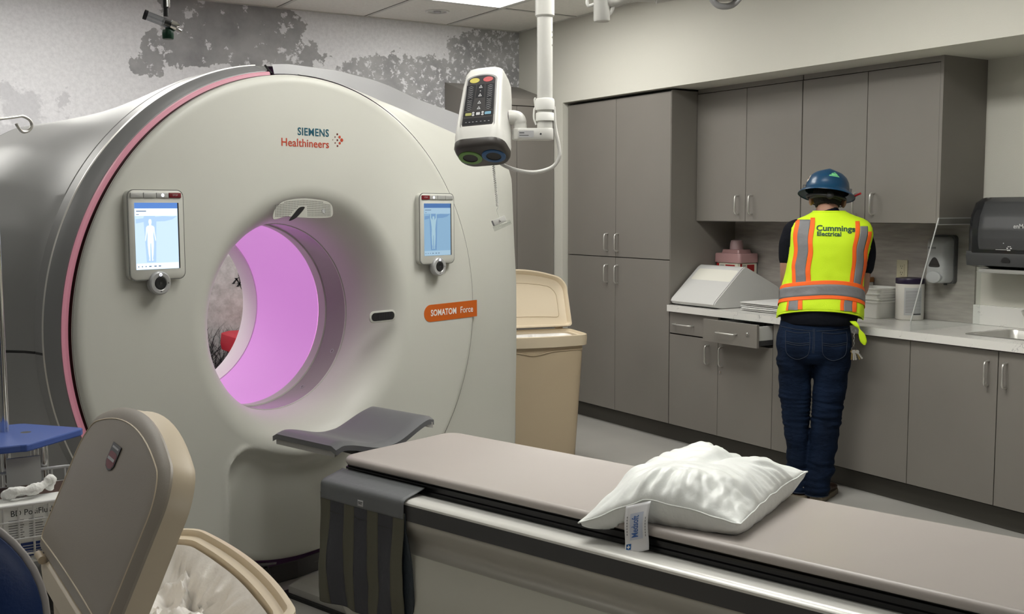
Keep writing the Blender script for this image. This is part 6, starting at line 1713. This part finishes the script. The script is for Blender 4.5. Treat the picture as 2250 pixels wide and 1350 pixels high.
def hat_s(az, z0, off=.001):
    """Point on the dome: az from the back, positive to the image right; z0 height."""
    zs_ = [(.024, .1155, .136), (.045, .1135, .134), (.070, .108, .128), (.092, .096, .115), (.110, .076, .093)]
    for a, b in zip(zs_[:-1], zs_[1:]):
        if z0 <= b[0] or b is zs_[-1]:
            t = (z0-a[0])/(b[0]-a[0]); A = a[1]+(b[1]-a[1])*t; B = a[2]+(b[2]-a[2])*t; break
    return HTm @ Vector(((A+off)*sin(az), -(B+off)*cos(az), z0))
mb = MB(); mb.grid(lambda i, j: hat_s(.26+(.60*(i-.5))*(1-j)*1.0, .072+.036*j), 8, 8); st = mb.build('sticker', mat('sticker_green', (.28, .75, .32), .5), hat, smooth=60)
mb = MB(); mb.grid(lambda i, j: hat_s(.26+(.30*(i-.5))*(1-j*.8), .086+.010*j, .0016), 5, 3); mb.grid(lambda i, j: hat_s(.26+.44*(i-.5), .075+.005*j, .0016), 8, 2); mb.build('sticker_print', mat('sticker_dark', (.10, .42, .20), .5), st, smooth=60)
mb = MB(); 
cen = (-1.22, .070)
mb.add([hat_s(cen[0], cen[1])]+[hat_s(cen[0]+.17*cos(2*pi*k/24), cen[1]+.020*sin(2*pi*k/24)) for k in range(24)], [(0, 1+k, 1+(k+1) % 24) for k in range(24)]); sk = mb.build('sticker', mat('sticker_cream', (.60, .55, .48), .5), hat, smooth=60)
mb = MB(); mb.grid(lambda i, j: hat_s(-1.22+.16*(i-.5), .066+.010*j, .0016), 4, 2); mb.build('sticker_print', mat('sticker_brown', (.16, .07, .04), .5), sk, smooth=60)
mb = MB(); T_ = HTm @ Matrix.Translation((-.118, -.03, .022)); mb.box(-.008, .008, -.012, .012, -.010, .012, T_); T2 = HTm @ Matrix.Translation((.118, -.03, .022)); mb.box(-.008, .008, -.012, .012, -.010, .012, T2); mb.build('slot_clip', M_BLACK, hat, smooth=0, bevel=.002)
mb = MB(); mb.tube(spline([HW(-.088, .01, -.008), HW(-.086, .06, .0), HW(-.07, .098, .002), HW(0, .118, .004), HW(.07, .098, .002), HW(.086, .06, .0), HW(.088, .01, -.008)], 6), .0028, 8); mb.build('safety_glasses', M_BLACK, per, smooth=60)
# red marker clipped to the far side of the hat brim
mk = thing('red_marker', 'red marker tucked under the right side of the blue hard hat brim', 'marker', HTm @ Vector((.145, .02, .0)))
mb = MB(); mb.tube([HTm @ Vector((.132, .055, .012)), HTm @ Vector((.172, -.005, .022))], .0055, 10); mb.build('barrel', M_RED, mk, smooth=40)
# keys and hi-vis lanyard on the right hip
ky = thing('key_ring', 'bunch of keys hanging from the right hip of the jeans', 'keys', P(.150, -.04, .86))
mb = MB(); K0 = P(.160, -.055, .905)
pts = [K0+GZ*(-.008*k)+PR*(.002*sin(k*2)) for k in range(10)]
mb.tube(pts, .0028, 6); mb.tube([K0-GZ*.075+PR*(.012*cos(2*pi*k/20))-GZ*(.012+.012*sin(2*pi*k/20)) for k in range(20)], .0015, 6, closed=True); mb.tube([K0+PR*(.009*cos(2*pi*k/20))+GZ*(.006+.012*sin(2*pi*k/20)) for k in range(20)], .002, 6, closed=True)
mb.build('chain', M_CHROME, ky, smooth=60)
M_BRASS = mat('brass', (.55, .42, .18), .3, 1.0)
for k, (dx, ang, m) in enumerate(((-.006, -.10, M_BRASS), (.004, .16, M_STEEL), (.012, .40, M_BRASS), (-.001, .03, M_STEEL), (.015, .62, M_STEEL))):
    R = frame(K0-GZ*.096+PR*dx-PF*(.003*k), PR*cos(ang)+GZ*sin(ang), GZ*cos(ang)-PR*sin(ang))
    mb = MB(); mb.prism([(.010*cos(radians(q)), -.004+.010*sin(radians(q))) for q in range(0, 360, 30)], -.001, .001, R); mb.box(-.0035, .0035, -.048, -.010, -.001, .001, R)
    for q in range(3): mb.box(.0035, .0055, -.044+.010*q, -.040+.010*q, -.001, .001, R)
    mb.build('key', m, ky, smooth=0)
ln = thing('lanyard_strap', 'neon yellow strap hanging below the vest at the right hip', 'strap', P(.185, -.03, .88))
mb = MB()
cl_ = spline([tuple(P(.150, -.060, .965)), tuple(P(.168, -.070, .945)), tuple(P(.186, -.068, .922)), tuple(P(.198, -.062, .895)), tuple(P(.205, -.060, .866)), tuple(P(.212, -.060, .842))], 6)
ws = [.017, .0175, .018, .018, .017, .016, .015, .014, .012, .009, .006, .0045, .0045, .006, .009, .012, .014, .016, .017, .018, .0185, .0185, .019, .019, .0185, .018, .017, .015, .012, .009, .006]
mb.loft([[c+PR*(ws[min(i, 30)]*cos(2*pi*k/12)*.95)+PF*(ws[min(i, 30)]*.42*sin(2*pi*k/12)) for k in range(12)] for i, c in enumerate(cl_)])
mb.build('strap', M_LIME, ln, smooth=60)
